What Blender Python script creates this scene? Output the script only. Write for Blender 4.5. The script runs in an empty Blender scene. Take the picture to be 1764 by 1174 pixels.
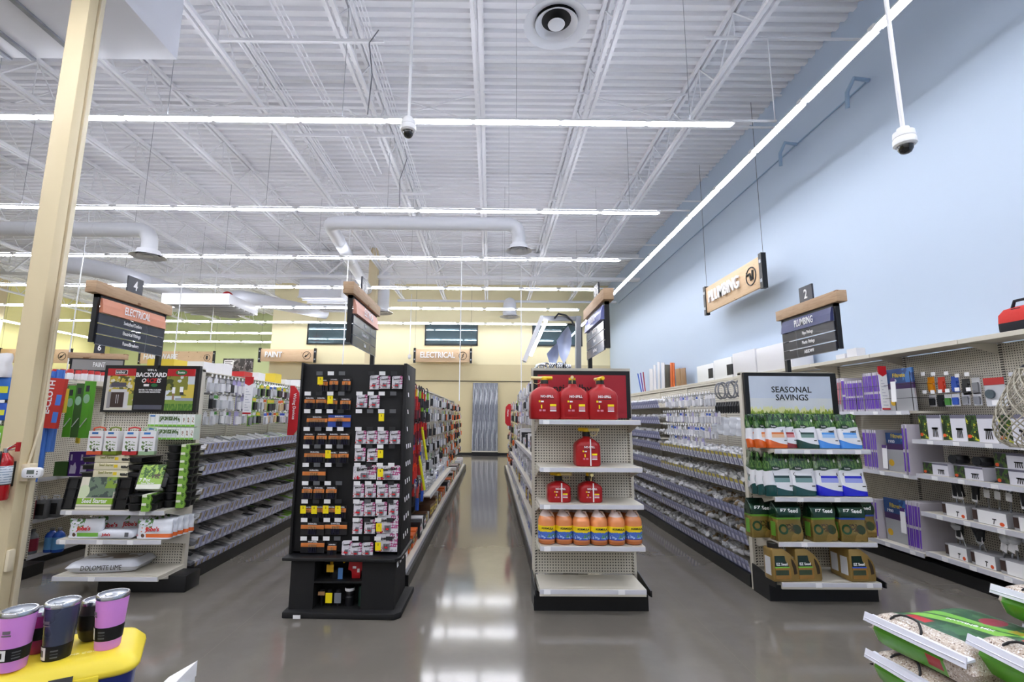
import bpy, bmesh, math, random
from mathutils import Matrix, Vector
S = bpy.context.scene
COL = S.collection
PI = math.pi
rnd = random.Random(7)

# ---------------------------------------------------------------- camera
FOC, PITCH, YAW, ROLL, PCX, PCY, EYE = 839.4982, 0.1545, 0.0056, 0.0074, 851.3551, 586.8478, 1.65
cp, sp, cy_, sy_, cr, sr = math.cos(PITCH), math.sin(PITCH), math.cos(YAW), math.sin(YAW), math.cos(ROLL), math.sin(ROLL)
FW = Vector((sy_*cp, cy_*cp, sp)); _rt = Vector((cy_, -sy_, 0)); _up = _rt.cross(FW)
RT = _rt*cr + _up*sr; UP = -_rt*sr + _up*cr
cam = bpy.data.cameras.new('camera'); cam_o = bpy.data.objects.new('camera', cam); COL.objects.link(cam_o)
cam_o.matrix_world = Matrix(((RT.x, UP.x, -FW.x, 0), (RT.y, UP.y, -FW.y, 0), (RT.z, UP.z, -FW.z, EYE), (0, 0, 0, 1)))
cam.sensor_fit = 'HORIZONTAL'; cam.sensor_width = 36.0; cam.lens = FOC/1764*36
cam.shift_x = (882-PCX)/1764; cam.shift_y = (PCY-587)/1764
cam.clip_start = 0.05; cam.clip_end = 200
S.camera = cam_o
def at(px, py, Y):
    """world (x, z) of a photograph point that lies on the plane y = Y"""
    d = FW + RT*((px-PCX)/FOC) - UP*((py-PCY)/FOC); k = Y/d.y
    return d.x*k, EYE + d.z*k
def atx(px, py, X):
    d = FW + RT*((px-PCX)/FOC) - UP*((py-PCY)/FOC); k = X/d.x
    return d.y*k, EYE + d.z*k

# ---------------------------------------------------------------- world, exposure
w = bpy.data.worlds.new('world'); S.world = w; w.use_nodes = True
w.node_tree.nodes['Background'].inputs[0].default_value = (0.8, 0.85, 1, 1)
w.node_tree.nodes['Background'].inputs[1].default_value = 0.3
S.view_settings.view_transform = 'Standard'; S.view_settings.look = 'None'
S.view_settings.gamma = 1; S.view_settings.use_curve_mapping = False
S.view_settings.exposure = 0.28
TUBE_POWER = 34.0; ADDED_UP_POWER = 24.0
S.cycles.max_bounces = 8; S.cycles.diffuse_bounces = 5; S.cycles.glossy_bounces = 4
S.cycles.transmission_bounces = 4; S.cycles.transparent_max_bounces = 8
S.cycles.caustics_reflective = False; S.cycles.caustics_refractive = False

# ---------------------------------------------------------------- materials
def lin(c):
    out = []
    for v in c[:3]:
        v = v/255.0
        out.append(v/12.92 if v <= 0.04045 else ((v+0.055)/1.055)**2.4)
    return (out[0], out[1], out[2], 1)
MATS = {}
def mat(name, c=(200, 200, 200), r=0.5, metal=0.0, spec=0.5, coat=0.0, trans=0.0, ior=1.45, alpha=1.0, noise=0.0, nscale=8.0, bump=0.0, bscale=30.0):
    if name in MATS: return MATS[name]
    m = bpy.data.materials.new(name); m.use_nodes = True; nt = m.node_tree
    b = nt.nodes['Principled BSDF']
    b.inputs['Base Color'].default_value = lin(c); b.inputs['Roughness'].default_value = r
    b.inputs['Metallic'].default_value = metal; b.inputs['Specular IOR Level'].default_value = spec
    b.inputs['Coat Weight'].default_value = coat; b.inputs['Transmission Weight'].default_value = trans
    b.inputs['IOR'].default_value = ior; b.inputs['Alpha'].default_value = alpha
    m.diffuse_color = lin(c)
    tc = nt.nodes.new('ShaderNodeTexCoord')
    nz = nt.nodes.new('ShaderNodeTexNoise'); nz.inputs['Scale'].default_value = nscale; nz.inputs['Detail'].default_value = 3
    nt.links.new(tc.outputs['Object'], nz.inputs['Vector'])
    if noise > 0:
        mx = nt.nodes.new('ShaderNodeMix'); mx.data_type = 'RGBA'
        a = lin(c); mx.inputs['A'].default_value = (a[0]*(1-noise), a[1]*(1-noise), a[2]*(1-noise), 1)
        mx.inputs['B'].default_value = (min(1, a[0]*(1+noise)), min(1, a[1]*(1+noise)), min(1, a[2]*(1+noise)), 1)
        nt.links.new(nz.outputs['Fac'], mx.inputs['Factor']); nt.links.new(mx.outputs['Result'], b.inputs['Base Color'])
    else:
        mr = nt.nodes.new('ShaderNodeMapRange'); mr.inputs['To Min'].default_value = max(0, r-0.04); mr.inputs['To Max'].default_value = min(1, r+0.04)
        nt.links.new(nz.outputs['Fac'], mr.inputs['Value']); nt.links.new(mr.outputs['Result'], b.inputs['Roughness'])
    if bump > 0:
        n2 = nt.nodes.new('ShaderNodeTexNoise'); n2.inputs['Scale'].default_value = bscale; n2.inputs['Detail'].default_value = 3
        nt.links.new(tc.outputs['Object'], n2.inputs['Vector'])
        bp = nt.nodes.new('ShaderNodeBump'); bp.inputs['Strength'].default_value = bump; bp.inputs['Distance'].default_value = 0.01
        nt.links.new(n2.outputs['Fac'], bp.inputs['Height']); nt.links.new(bp.outputs['Normal'], b.inputs['Normal'])
    MATS[name] = m
    return m
class Ex:
    """a node socket with arithmetic, for procedural patterns"""
    def __init__(s, nt, sock): s.nt, s.s = nt, sock
    def _op(s, op, o=None, o2=None, rev=False):
        n = s.nt.nodes.new('ShaderNodeMath'); n.operation = op
        ins = [s, o] if not rev else [o, s]
        if o2 is not None: ins.append(o2)
        for i, v in enumerate(ins):
            if v is None: continue
            if isinstance(v, Ex): s.nt.links.new(v.s, n.inputs[i])
            else: n.inputs[i].default_value = float(v)
        return Ex(s.nt, n.outputs[0])
    def __add__(s, o): return s._op('ADD', o)
    __radd__ = __add__
    def __sub__(s, o): return s._op('SUBTRACT', o)
    def __rsub__(s, o): return s._op('SUBTRACT', o, rev=True)
    def __mul__(s, o): return s._op('MULTIPLY', o)
    __rmul__ = __mul__
    def __truediv__(s, o): return s._op('DIVIDE', o)
    def __lt__(s, o): return s._op('LESS_THAN', o)
    def __gt__(s, o): return s._op('GREATER_THAN', o)
    def __and__(s, o): return s._op('MULTIPLY', o)
    def __or__(s, o): return s._op('MAXIMUM', o)
    def frac(s): return s._op('FRACT')
    def abs(s): return s._op('ABSOLUTE')
    def sin(s): return s._op('SINE')
    def sqrt(s): return s._op('SQRT')
    def floor(s): return s._op('FLOOR')
def pat(name, base, fn, r=0.5, metal=0.0, spec=0.5, coat=0.0, bump=0.0, bscale=25.0):
    """procedural pattern: fn(x, y, z, noise) -> [(mask, colour), ...] painted over base in order"""
    if name in MATS: return MATS[name]
    m = bpy.data.materials.new(name); m.use_nodes = True; nt = m.node_tree
    b = nt.nodes['Principled BSDF']
    b.inputs['Roughness'].default_value = r; b.inputs['Metallic'].default_value = metal
    b.inputs['Specular IOR Level'].default_value = spec; b.inputs['Coat Weight'].default_value = coat
    tc = nt.nodes.new('ShaderNodeTexCoord'); sx = nt.nodes.new('ShaderNodeSeparateXYZ')
    nt.links.new(tc.outputs['Object'], sx.inputs[0])
    x, y, z = (Ex(nt, sx.outputs[i]) for i in range(3))
    def noise(scale, detail=2, sxyz=(1, 1, 1), rough=0.5):
        n = nt.nodes.new('ShaderNodeTexNoise'); n.inputs['Scale'].default_value = scale; n.inputs['Detail'].default_value = detail
        n.inputs['Roughness'].default_value = rough
        mp = nt.nodes.new('ShaderNodeMapping'); mp.inputs['Scale'].default_value = sxyz
        nt.links.new(tc.outputs['Object'], mp.inputs[0]); nt.links.new(mp.outputs[0], n.inputs['Vector'])
        return Ex(nt, n.outputs['Fac'])
    cur = None
    def put(sock, c):
        nonlocal cur
    prev = nt.nodes.new('ShaderNodeRGB'); prev.outputs[0].default_value = lin(base); ps = prev.outputs[0]
    for mask, c in fn(x, y, z, noise):
        mx = nt.nodes.new('ShaderNodeMix'); mx.data_type = 'RGBA'; mx.clamp_factor = True
        if isinstance(mask, Ex): nt.links.new(mask.s, mx.inputs['Factor'])
        else: mx.inputs['Factor'].default_value = mask
        nt.links.new(ps, mx.inputs['A']); mx.inputs['B'].default_value = lin(c); ps = mx.outputs['Result']
    nt.links.new(ps, b.inputs['Base Color'])
    if bump > 0:
        n2 = noise(bscale, 3); bp = nt.nodes.new('ShaderNodeBump'); bp.inputs['Strength'].default_value = bump; bp.inputs['Distance'].default_value = 0.01
        nt.links.new(n2.s, bp.inputs['Height']); nt.links.new(bp.outputs['Normal'], b.inputs['Normal'])
    m.diffuse_color = lin(base); MATS[name] = m
    return m
def emit(name, c, power):
    m = bpy.data.materials.new(name); m.use_nodes = True; nt = m.node_tree
    b = nt.nodes['Principled BSDF']; b.inputs['Base Color'].default_value = (0.9, 0.9, 0.9, 1)
    b.inputs['Emission Color'].default_value = lin(c); b.inputs['Emission Strength'].default_value = power
    MATS[name] = m
    return m

# ---------------------------------------------------------------- mesh builder
class MB:
    def __init__(s): s.v, s.f, s.m, s.M = [], [], [], None
    def _add(s, vs, fs, m):
        o = len(s.v)
        if s.M is not None: vs = [tuple(s.M @ Vector(p)) for p in vs]
        s.v += [tuple(p) for p in vs]; s.f += [tuple(i+o for i in f) for f in fs]; s.m += [m]*len(fs) if isinstance(m, int) else list(m)
        return s
    def box(s, x0, x1, y0, y1, z0, z1, m=0):
        vs = [(x, y, z) for z in (z0, z1) for y in (y0, y1) for x in (x0, x1)]
        return s._add(vs, [(0, 2, 3, 1), (4, 5, 7, 6), (0, 1, 5, 4), (2, 6, 7, 3), (0, 4, 6, 2), (1, 3, 7, 5)], m)
    def cbox(s, c, d, m=0, R=None):
        c = Vector(c); h = [q/2 for q in d]; vs = []
        for z in (-1, 1):
            for y in (-1, 1):
                for x in (-1, 1):
                    p = Vector((x*h[0], y*h[1], z*h[2]))
                    if R is not None: p = R @ p
                    vs.append(c+p)
        return s._add(vs, [(0, 2, 3, 1), (4, 5, 7, 6), (0, 1, 5, 4), (2, 6, 7, 3), (0, 4, 6, 2), (1, 3, 7, 5)], m)
    def hexa(s, p, m=0):
        """8 corners: bottom 4 counterclockwise, top 4"""
        return s._add(p, [(3, 2, 1, 0), (4, 5, 6, 7), (0, 1, 5, 4), (1, 2, 6, 5), (2, 3, 7, 6), (3, 0, 4, 7)], m)
    def prism(s, poly, a, b, ax='y', m=0, caps=True):
        """extrude a 2-D outline: ax 'y' outline is (x,z); 'x' outline is (y,z); 'z' outline is (x,y)"""
        n = len(poly)
        def P(u, v, t): return (u, t, v) if ax == 'y' else (t, u, v) if ax == 'x' else (u, v, t)
        vs = [P(u, v, a) for u, v in poly]+[P(u, v, b) for u, v in poly]
        fs = [(i, (i+1) % n, n+(i+1) % n, n+i) for i in range(n)]
        if caps: fs += [tuple(range(n-1, -1, -1)), tuple(range(n, 2*n))]
        return s._add(vs, fs, m)
    def bar(s, p, q, w, h=None, m=0):
        p, q = Vector(p), Vector(q); h = h or w; d = (q-p)
        L = d.length; d.normalize(); u = Vector((0, 0, 1)) if abs(d.z) < 0.95 else Vector((1, 0, 0))
        a = d.cross(u).normalized(); b = a.cross(d).normalized(); vs = []
        for e in (p, q):
            for i, j in ((-1, -1), (1, -1), (1, 1), (-1, 1)): vs.append(e+a*(w/2*i)+b*(h/2*j))
        return s._add(vs, [(0, 1, 5, 4), (1, 2, 6, 5), (2, 3, 7, 6), (3, 0, 4, 7), (3, 2, 1, 0), (4, 5, 6, 7)], m)
    def tube(s, pts, r, n=8, m=0, caps=True):
        pts = [Vector(p) for p in pts]; k = len(pts); rr = r if isinstance(r, (list, tuple)) else [r]*k; vs = []; ref = None
        for i, p in enumerate(pts):
            t = (pts[min(i+1, k-1)]-pts[max(i-1, 0)]).normalized()
            if ref is None: ref = t.cross(Vector((0, 0, 1)) if abs(t.z) < 0.9 else Vector((1, 0, 0))).normalized()
            ref = (ref - t*ref.dot(t)).normalized(); b = t.cross(ref)
            for j in range(n):
                a = 2*PI*j/n; vs.append(p+(ref*math.cos(a)+b*math.sin(a))*rr[i])
        fs = [(i*n+j, i*n+(j+1) % n, (i+1)*n+(j+1) % n, (i+1)*n+j) for i in range(k-1) for j in range(n)]
        if caps: fs += [tuple(range(n-1, -1, -1)), tuple(range((k-1)*n, k*n))]
        return s._add(vs, fs, m)
    def lathe(s, prof, n=16, m=0, c=(0, 0, 0), sx=1, sy=1, mf=None):
        vs = []; k = len(prof)
        for r, z in prof:
            for j in range(n):
                a = 2*PI*j/n; vs.append((c[0]+r*math.cos(a)*sx, c[1]+r*math.sin(a)*sy, c[2]+z))
        fs, ms = [], []
        for i in range(k-1):
            for j in range(n): fs.append((i*n+j, i*n+(j+1) % n, (i+1)*n+(j+1) % n, (i+1)*n+j)); ms.append(mf[i] if mf else m)
        fs += [tuple(range(n-1, -1, -1)), tuple(range((k-1)*n, k*n))]; ms += [mf[0] if mf else m, mf[-1] if mf else m]
        return s._add(vs, fs, ms)
    def rings(s, rings, m=0, mf=None, caps=True):
        """loft closed rings of equal length"""
        n = len(rings[0]); vs = [p for r in rings for p in r]; fs, ms = [], []
        for i in range(len(rings)-1):
            for j in range(n): fs.append((i*n+j, i*n+(j+1) % n, (i+1)*n+(j+1) % n, (i+1)*n+j)); ms.append(mf[i] if mf else m)
        if caps:
            k = len(rings); fs += [tuple(range(n-1, -1, -1)), tuple(range((k-1)*n, k*n))]; ms += [mf[0] if mf else m, mf[-1] if mf else m]
        return s._add(vs, fs, ms)
    def sheet(s, fn, nu, nv, m=0, mf=None):
        vs = [fn(i/nu, j/nv) for j in range(nv+1) for i in range(nu+1)]; fs, ms = [], []
        for j in range(nv):
            for i in range(nu):
                a = j*(nu+1)+i; fs.append((a, a+1, a+nu+2, a+nu+1)); ms.append(mf((i+.5)/nu, (j+.5)/nv) if mf else m)
        return s._add(vs, fs, ms)
    def mesh(s, name, mats, bevel=0.0, smooth=False, angle=35, recalc=True, seg=2):
        me = bpy.data.meshes.new(name); me.from_pydata(s.v, [], s.f)
        for q in (mats if isinstance(mats, (list, tuple)) else [mats]): me.materials.append(q)
        me.polygons.foreach_set('material_index', s.m)
        if bevel > 0 or recalc:
            bm = bmesh.new(); bm.from_mesh(me)
            if recalc: bmesh.ops.recalc_face_normals(bm, faces=bm.faces)
            if bevel > 0:
                es = [e for e in bm.edges if e.is_manifold and e.calc_face_angle(0) > 0.5]
                bmesh.ops.bevel(bm, geom=es, offset=bevel, segments=seg, affect='EDGES', profile=0.5, clamp_overlap=True)
            bm.to_mesh(me); bm.free()
        if smooth or bevel > 0:
            me.shade_smooth(); me.set_sharp_from_angle(angle=math.radians(angle))
        me.update()
        return me
    def build(s, name, mats, parent=None, loc=(0, 0, 0), rot=(0, 0, 0), **kw):
        return obj(name, s.mesh(name, mats, **kw), parent, loc, rot)
def obj(name, me, parent=None, loc=(0, 0, 0), rot=(0, 0, 0)):
    o = bpy.data.objects.new(name, me); COL.objects.link(o)
    o.location = loc; o.rotation_euler = rot
    if parent is not None: o.parent = parent
    return o
def tag(o, label, cat, group=None, kind=None):
    if label: o['label'] = label
    if cat: o['category'] = cat
    if group: o['group'] = group
    if kind: o['kind'] = kind
    return o
def thing(name, label, cat, loc=(0, 0, 0), rz=0.0, group=None, rot=None):
    o = bpy.data.objects.new(name, None); COL.objects.link(o); o.empty_display_size = 0.05
    o.location = loc; o.rotation_euler = rot or (0, 0, rz)
    return tag(o, label, cat, group)
def struct(name, mb, mats, label=None, **kw):
    o = mb.build(name, mats, **kw); o['kind'] = 'structure'
    if label: o['label'] = label
    return o
def dup(src, loc, rot=None, label=None, group=None, scale=None):
    """copy a thing, its parts and their sub-parts"""
    def cp_(o, par):
        c = o.copy(); COL.objects.link(c)
        if par is not None: c.parent = par
        for ch in KIDS.get(o.name, ()): cp_(ch, c)
        return c
    if src.name not in KIDS: index(src)
    c = cp_(src, None); c.location = loc
    if rot is not None: c.rotation_euler = rot if isinstance(rot, (tuple, list)) else (0, 0, rot)
    if scale is not None: c.scale = scale if isinstance(scale, (tuple, list)) else (scale,)*3
    if label: c['label'] = label
    if group: c['group'] = group
    return c
KIDS = {}
def index(o):
    KIDS[o.name] = list(o.children)
    for ch in o.children: index(ch)
class Proto:
    """first use places the original, later uses place copies"""
    def __init__(s, root): s.root, s.used = root, False
    def put(s, loc, rot=0.0, label=None, group=None, scale=None):
        if not s.used:
            s.used = True; index(s.root); o = s.root; o.location = loc
            o.rotation_euler = rot if isinstance(rot, (tuple, list)) else (0, 0, rot)
            if scale is not None: o.scale = scale if isinstance(scale, (tuple, list)) else (scale,)*3
            if label: o['label'] = label
            if group: o['group'] = group
            return o
        return dup(s.root, loc, rot, label, group, scale)
TXT = {}
def text(s, size, m, parent, loc, rot=(PI/2, 0, 0), name='lettering', sx=1.0, bold=0.0, ext=0.0008, align='CENTER', shear=0.0):
    key = (s, size, m.name, bold, ext, align, shear)
    if key not in TXT:
        cu = bpy.data.curves.new('lettering', 'FONT'); cu.body = s; cu.size = size; cu.align_x = align; cu.align_y = 'CENTER'
        cu.offset = bold*size; cu.extrude = ext; cu.resolution_u = 2; cu.shear = shear; cu.space_line = 0.8
        to = bpy.data.objects.new('lettering', cu); COL.objects.link(to)
        dg = bpy.context.evaluated_depsgraph_get(); dg.update()
        me = bpy.data.meshes.new_from_object(to.evaluated_get(dg)); me.name = 'lettering'
        me.materials.clear(); me.materials.append(m)
        bpy.data.objects.remove(to); bpy.data.curves.remove(cu); TXT[key] = me
    o = obj(name, TXT[key], parent, loc, rot); o.scale = (sx, 1, 1)
    return o
FRONT = (PI/2, 0, 0); TO_RIGHT = (PI/2, 0, PI/2); TO_LEFT = (PI/2, 0, -PI/2)   # text facing -y, +x, -x

# ---------------------------------------------------------------- shared materials
white_paint = mat('white_paint', (232, 233, 236), 0.55)
ceil_paint = mat('ceiling_paint', (236, 236, 239), 0.6)
lamp_white = mat('lamp_housing', (235, 236, 238), 0.4)
tube_m = emit('lit_tube', (246, 247, 254), TUBE_POWER); added_up_m = emit('added_uplight_glow', (236, 240, 255), ADDED_UP_POWER)  # second glow is for the made-up strip that lifts the ceiling
black = mat('black_paint', (16, 17, 20), 0.4)
matte_black = mat('matte_black', (14, 14, 16), 0.7)
shelf_m = mat('shelf_beige', (206, 201, 188), 0.42)
shelf_edge = mat('shelf_edge', (216, 213, 206), 0.35)
strip_clear = mat('price_channel', (205, 206, 214), 0.25)
tag_white = mat('tag_white', (240, 240, 242), 0.5)
tag_grey = mat('tag_grey', (96, 98, 102), 0.5)
yellow_tag = mat('tag_yellow', (250, 226, 20), 0.5)
chrome = mat('chrome', (205, 208, 212), 0.18, metal=1.0)
galv = mat('galvanised', (160, 164, 172), 0.36, metal=0.8, noise=0.35, nscale=9)
wire_m = mat('wire_black', (22, 22, 24), 0.4)
timber = pat('timber', (186, 156, 124), lambda x, y, z, N: [((N(9, 3, (1, 1, 12)) - 0.4)*1.8, (158, 126, 94)), ((N(4, 2, (1, 1, 3)) > 0.68), (128, 90, 58))], r=0.6)
txt_white = mat('print_white', (244, 244, 246), 0.5)
txt_black = mat('print_black', (22, 22, 24), 0.5)
print_red = mat('print_red', (196, 22, 34), 0.45)
red_m = mat('sign_red', (190, 28, 38), 0.45)
# ================================================================ STRUCTURE
DECK, XR, YR, YG, XL, XC, YB = 7.65, 5.35, 21.8, 28.5, -22.4, -9.95, -7.0
floor_m = pat('polished_concrete', (113, 108, 101), lambda x, y, z, N: [((N(0.55, 4) - 0.35)*1.6, (99, 95, 88)), ((N(3.5, 4, rough=0.65) - 0.45)*1.4, (123, 117, 108)),
    ((((x+1.97)/3.7).frac() - 0.5).abs() > 0.4994, (118, 112, 103)), ((((y-1.55)/3.7).frac() - 0.5).abs() > 0.4994, (118, 112, 103))], r=0.13, spec=0.75)
_b = floor_m.node_tree; _n = _b.nodes.new('ShaderNodeTexNoise'); _n.inputs['Scale'].default_value = 1.3; _n.inputs['Detail'].default_value = 4
_r = _b.nodes.new('ShaderNodeMapRange'); _r.inputs['To Min'].default_value = 0.05; _r.inputs['To Max'].default_value = 0.16
_b.links.new(_n.outputs['Fac'], _r.inputs['Value']); _b.links.new(_r.outputs['Result'], _b.nodes['Principled BSDF'].inputs['Roughness'])
struct('floor', MB().box(XL-.2, XR+.2, YB-.2, YG+.2, -0.15, 0), floor_m, 'polished grey brown concrete floor')

prof = []
y = YB
while y < YG+0.1:                                            # trapezoidal ribbed roof deck, ribs run across
    prof += [(y, DECK), (y+0.085, DECK), (y+0.10, DECK+0.06), (y+0.175, DECK+0.06)]; y += 0.19
dk = MB(); n = len(prof)
dk._add([(XL-.2, a, b) for a, b in prof]+[(XR+.2, a, b) for a, b in prof], [(i, i+1, n+i+1, n+i) for i in range(n-1)], 0)
dk.box(XL-.2, XR+.2, YB-.2, YG+.2, DECK+0.12, DECK+0.2)
struct('ceiling', dk, ceil_paint, 'white ribbed metal roof deck', recalc=False)

blue_wall = mat('blue_wall_paint', (186, 202, 222), 0.55)
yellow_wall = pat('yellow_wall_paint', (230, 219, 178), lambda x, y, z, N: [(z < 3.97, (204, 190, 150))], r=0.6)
left_yellow = mat('lemon_wall_paint', (232, 224, 158), 0.6)
green_wall = mat('green_wall_paint', (190, 200, 150), 0.6)
back_wall_m = mat('back_wall_paint', (205, 203, 198), 0.7)
struct('wall_right', MB().box(XR, XR+.2, YB-.2, YG+.2, 0, DECK+.1), blue_wall, 'tall pale blue wall')
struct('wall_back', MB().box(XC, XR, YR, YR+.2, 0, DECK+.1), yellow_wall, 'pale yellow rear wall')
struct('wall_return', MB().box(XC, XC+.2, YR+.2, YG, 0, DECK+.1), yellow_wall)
struct('wall_green', MB().box(XL, XC, YG, YG+.2, 0, DECK+.1), green_wall, 'pale green far wall')
struct('wall_left', MB().box(XL-.2, XL, YB-.2, YG+.2, 0, DECK+.1), left_yellow, 'lemon yellow left wall')
struct('wall_front', MB().box(XL, XR, YB-.2, YB, 0, DECK+.1), back_wall_m)
struct('trim_1', MB().box(XC+.02, XR-.02, YR-.025, YR, 3.2, 3.235), mat('dark_reveal', (70, 64, 52), 0.7))
def baseboard(n, *b): struct(n, MB().box(*b), matte_black)
baseboard('baseboard_back', XC+.02, XR-.02, YR-.015, YR, 0, .1)
baseboard('baseboard_right', XR-.015, XR, YB, YR-.02, 0, .1)
# dark reflective windows high in the rear wall
pane_m = mat('dark_pane', (96, 116, 122), 0.03, spec=1.0, metal=0.6)
for i, (a, b) in enumerate(((-8.33, -6.15), (-3.02, -0.62), (1.85, 4.11))):
    wf = struct('window_%d' % (i+1), MB().box(a, a+.06, YR-.05, YR, 4.82, 5.87).box(b-.06, b, YR-.05, YR, 4.82, 5.87).box(a, b, YR-.05, YR, 4.82, 4.88).box(a, b, YR-.05, YR, 5.81, 5.87), black)
    MB().box(a+.05, b-.05, YR-.03, YR-.01, 4.87, 5.82).build('pane', pane_m, wf)

# ---- roof joists: open web trusses that run away from the camera
def joist(x, y0=1.0, y1=YG):
    mb = MB(); zb, zt = 6.92, DECK-0.03
    for z in (zb, zt):
        for dx in (-0.05, 0.05): mb.box(x+dx-0.028, x+dx+0.028, y0, y1, z-0.03, z+0.03)
    k = 0; yy = y0
    while yy < y1-1.2:
        mb.bar((x, yy, zb), (x, yy+0.6, zt), 0.02); mb.bar((x, yy+0.6, zt), (x, yy+1.2, zb), 0.02)
        mb.bar((x, yy+0.6, zb), (x, yy+0.6, zt), 0.014); yy += 1.2
    o = mb.build('roof_joist', ceil_paint, recalc=False); o['kind'] = 'structure'
    return o
xj = 3.56
while xj > XL:
    joist(xj, 1.0, YR if xj > XC else YG); xj -= 1.9
def girder(y):
    mb = MB(); zb, zt = 6.6, 7.48
    for z in (zb, zt):
        for d in (-0.07, 0.07): mb.box(XL, XR, y+d-0.035, y+d+0.035, z-0.05, z+0.05)
    x = XR-1.9
    while x > XL+1:
        mb.bar((x, y, zb), (x+0.95, y, zt), 0.05); mb.bar((x, y, zb), (x-0.95, y, zt), 0.05); mb.bar((x, y, zb), (x, y, zt), 0.03); x -= 1.9
    o = mb.build('roof_girder', ceil_paint, recalc=False); o['kind'] = 'structure'
girder(17.1); girder(2.4)
for i, yy in enumerate((5.0, 8.2, 11.3, 14.4, 19.6)):          # cross bridging between the joists
    mb = MB()
    for z in (6.93, DECK-.07): mb.bar((XL, yy, z), (XR, yy, z), 0.028)
    x = 3.56
    while x > -16:
        mb.bar((x, yy, 6.93), (x-1.9, yy, DECK-.07), 0.02); mb.bar((x, yy, DECK-.07), (x-1.9, yy, 6.93), 0.02); x -= 3.8
    o = mb.build('joist_bridging', ceil_paint, recalc=False); o['kind'] = 'structure'

# ---- columns
col_m = mat('column_cream', (222, 206, 168), 0.5); col_edge = mat('column_edge', (226, 214, 186), 0.45)
def column(x, y, w, d, top=DECK):
    f = 0.03
    mb = MB().box(x, x+w, y, y+d, 0, top)
    o = mb.build('steel_column', col_m, bevel=0.012); o['kind'] = 'structure'
    return o
colo = column(-4.115, 4.20, 0.185, 0.10, 6.06); colo['label'] = 'cream painted steel column beside the aisle four endcap'
MB().box(-4.10, -3.96, 4.30, 4.32, 0, 6.06).build('web', col_m, colo); MB().box(-4.115, -3.925, 4.32, 4.37, 0, 6.06).build('corner_angle', col_edge, colo, bevel=0.004)
MB().box(-4.15, -4.12, 4.28, 4.31, 0, 6.06).build('side_strip', white_paint, colo)
MB().tube([(-3.915, 4.34, 2.5), (-3.915, 4.34, 1.6), (-3.92, 4.27, 1.22)], 0.010, 8).tube([(-3.915, 4.34, 1.78), (-3.915, 4.34, 1.81)], 0.016, 8).build('conduit', col_edge, colo, smooth=True)
MB().box(-3.93, -3.86, 4.22, 4.30, 1.09, 1.23).build('wall_box', col_edge, colo, bevel=0.005)
MB().box(-3.93, -3.90, 4.2, 4.26, 0.38, 0.55).build('outlet_box', col_edge, colo, bevel=0.01)
column(-4.42, 16.9, 0.3, 0.3); column(-22.0, 21.0, 0.35, 0.35); column(-18.7, 26.5, 0.35, 0.35)

# ---- white boxed duct hanging upper left
bulk = mat('duct_white', (226, 228, 236), 0.3)
sd = thing('air_plenum', 'large white boxed air duct hanging above the cream column', 'duct', (-6.5, 4.0, 6.05))
MB().box(-2.5, 2.52, -2.5, 1.54, 0, 0.85).build('casing', bulk, sd, bevel=0.01)
MB().box(1.3, 1.36, -2.5, 1.54, -0.03, -0.002).box(0.4, 0.46, -2.5, 1.54, -0.03, -0.002).box(0.7, 0.76, -2.5, 1.54, -0.03, -0.002).build('rail', galv, sd)

# ================================================================ LIGHTS
def fixture(lens=True):  # lens: whether to put on the added upward glow strip
    t = thing('strip_light', 'white strip light', 'ceiling light', (0, 0, 0))
    h = MB().prism([(-.065, .0), (-.03, .045), (.03, .045), (.065, .0), (.058, -.004), (.028, .034), (-.028, .034), (-.058, -.004)], .03, 1.185, 'x')
    h.box(.0, .05, -.05, .05, 0.0, .05).box(1.165, 1.2, -.05, .05, 0.0, .05)
    h.build('housing', lamp_white, t, recalc=True)
    MB().prism([(.0, -.022), (.03, -.018), (.048, -.004), (.048, .012), (-.048, .012), (-.048, -.004), (-.03, -.018)], .055, 1.15, 'x').build('tube', tube_m, t)
    if lens: MB().box(.08, 1.13, -.022, .022, .0455, .05).build('added_uplight_strip', added_up_m, t)  # invented glowing strip on the housing, added to brighten the ceiling
    return t
FIX = Proto(fixture()); FIXW = Proto(fixture(False))
ROWY = [6.17+2.963*k for k in range(8)]
LZ = 5.66
ordn = ['first', 'second', 'third', 'fourth', 'fifth', 'sixth', 'seventh', 'eighth']
WIRE = []
for k, yy in enumerate(ROWY):
    x1 = 3.32 if k < 6 else XC-0.4
    x0 = {0: -9, 1: -12, 2: -15, 3: -17}.get(k, -20.5)
    n = int((x1-x0)/1.2005); 
    for j in range(n):
        FIX.put((x1-1.2005*(j+1), yy, LZ), 0, 'white strip light in the %s row of lights from the camera' % ordn[k], 'strip lights in the %s row' % ordn[k])
    x = x1-0.6
    while x > x0 and k < 4:
        if not WIRE: WIRE.append(MB().bar((0, 0, .05), (0, 0, 7.66-LZ), 0.006).mesh('hanging_wire', mat('grey_wire', (158, 160, 166), 0.5)))
        tag(obj('hanging_wire', WIRE[0], None, (x, yy, LZ)), 'thin wire holding up the %s row of strip lights' % ordn[k], 'wire', 'hanging wires of the %s light row' % ordn[k])
        x -= 2.4
for k, yy in enumerate((3.2, 0.25, -2.7, -5.6)):               # the rows go on over and behind the camera
    for j in range(16):
        FIX.put((3.32-1.2005*(j+1), yy, LZ), 0, 'white strip light in a row above the camera', 'strip lights above the camera')
for j in range(21):                                            # run along the blue wall
    FIXW.put((3.98, 20.1-1.2005*j, LZ), PI/2, 'white strip light in the run along the blue wall', 'strip lights along the blue wall')
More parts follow.
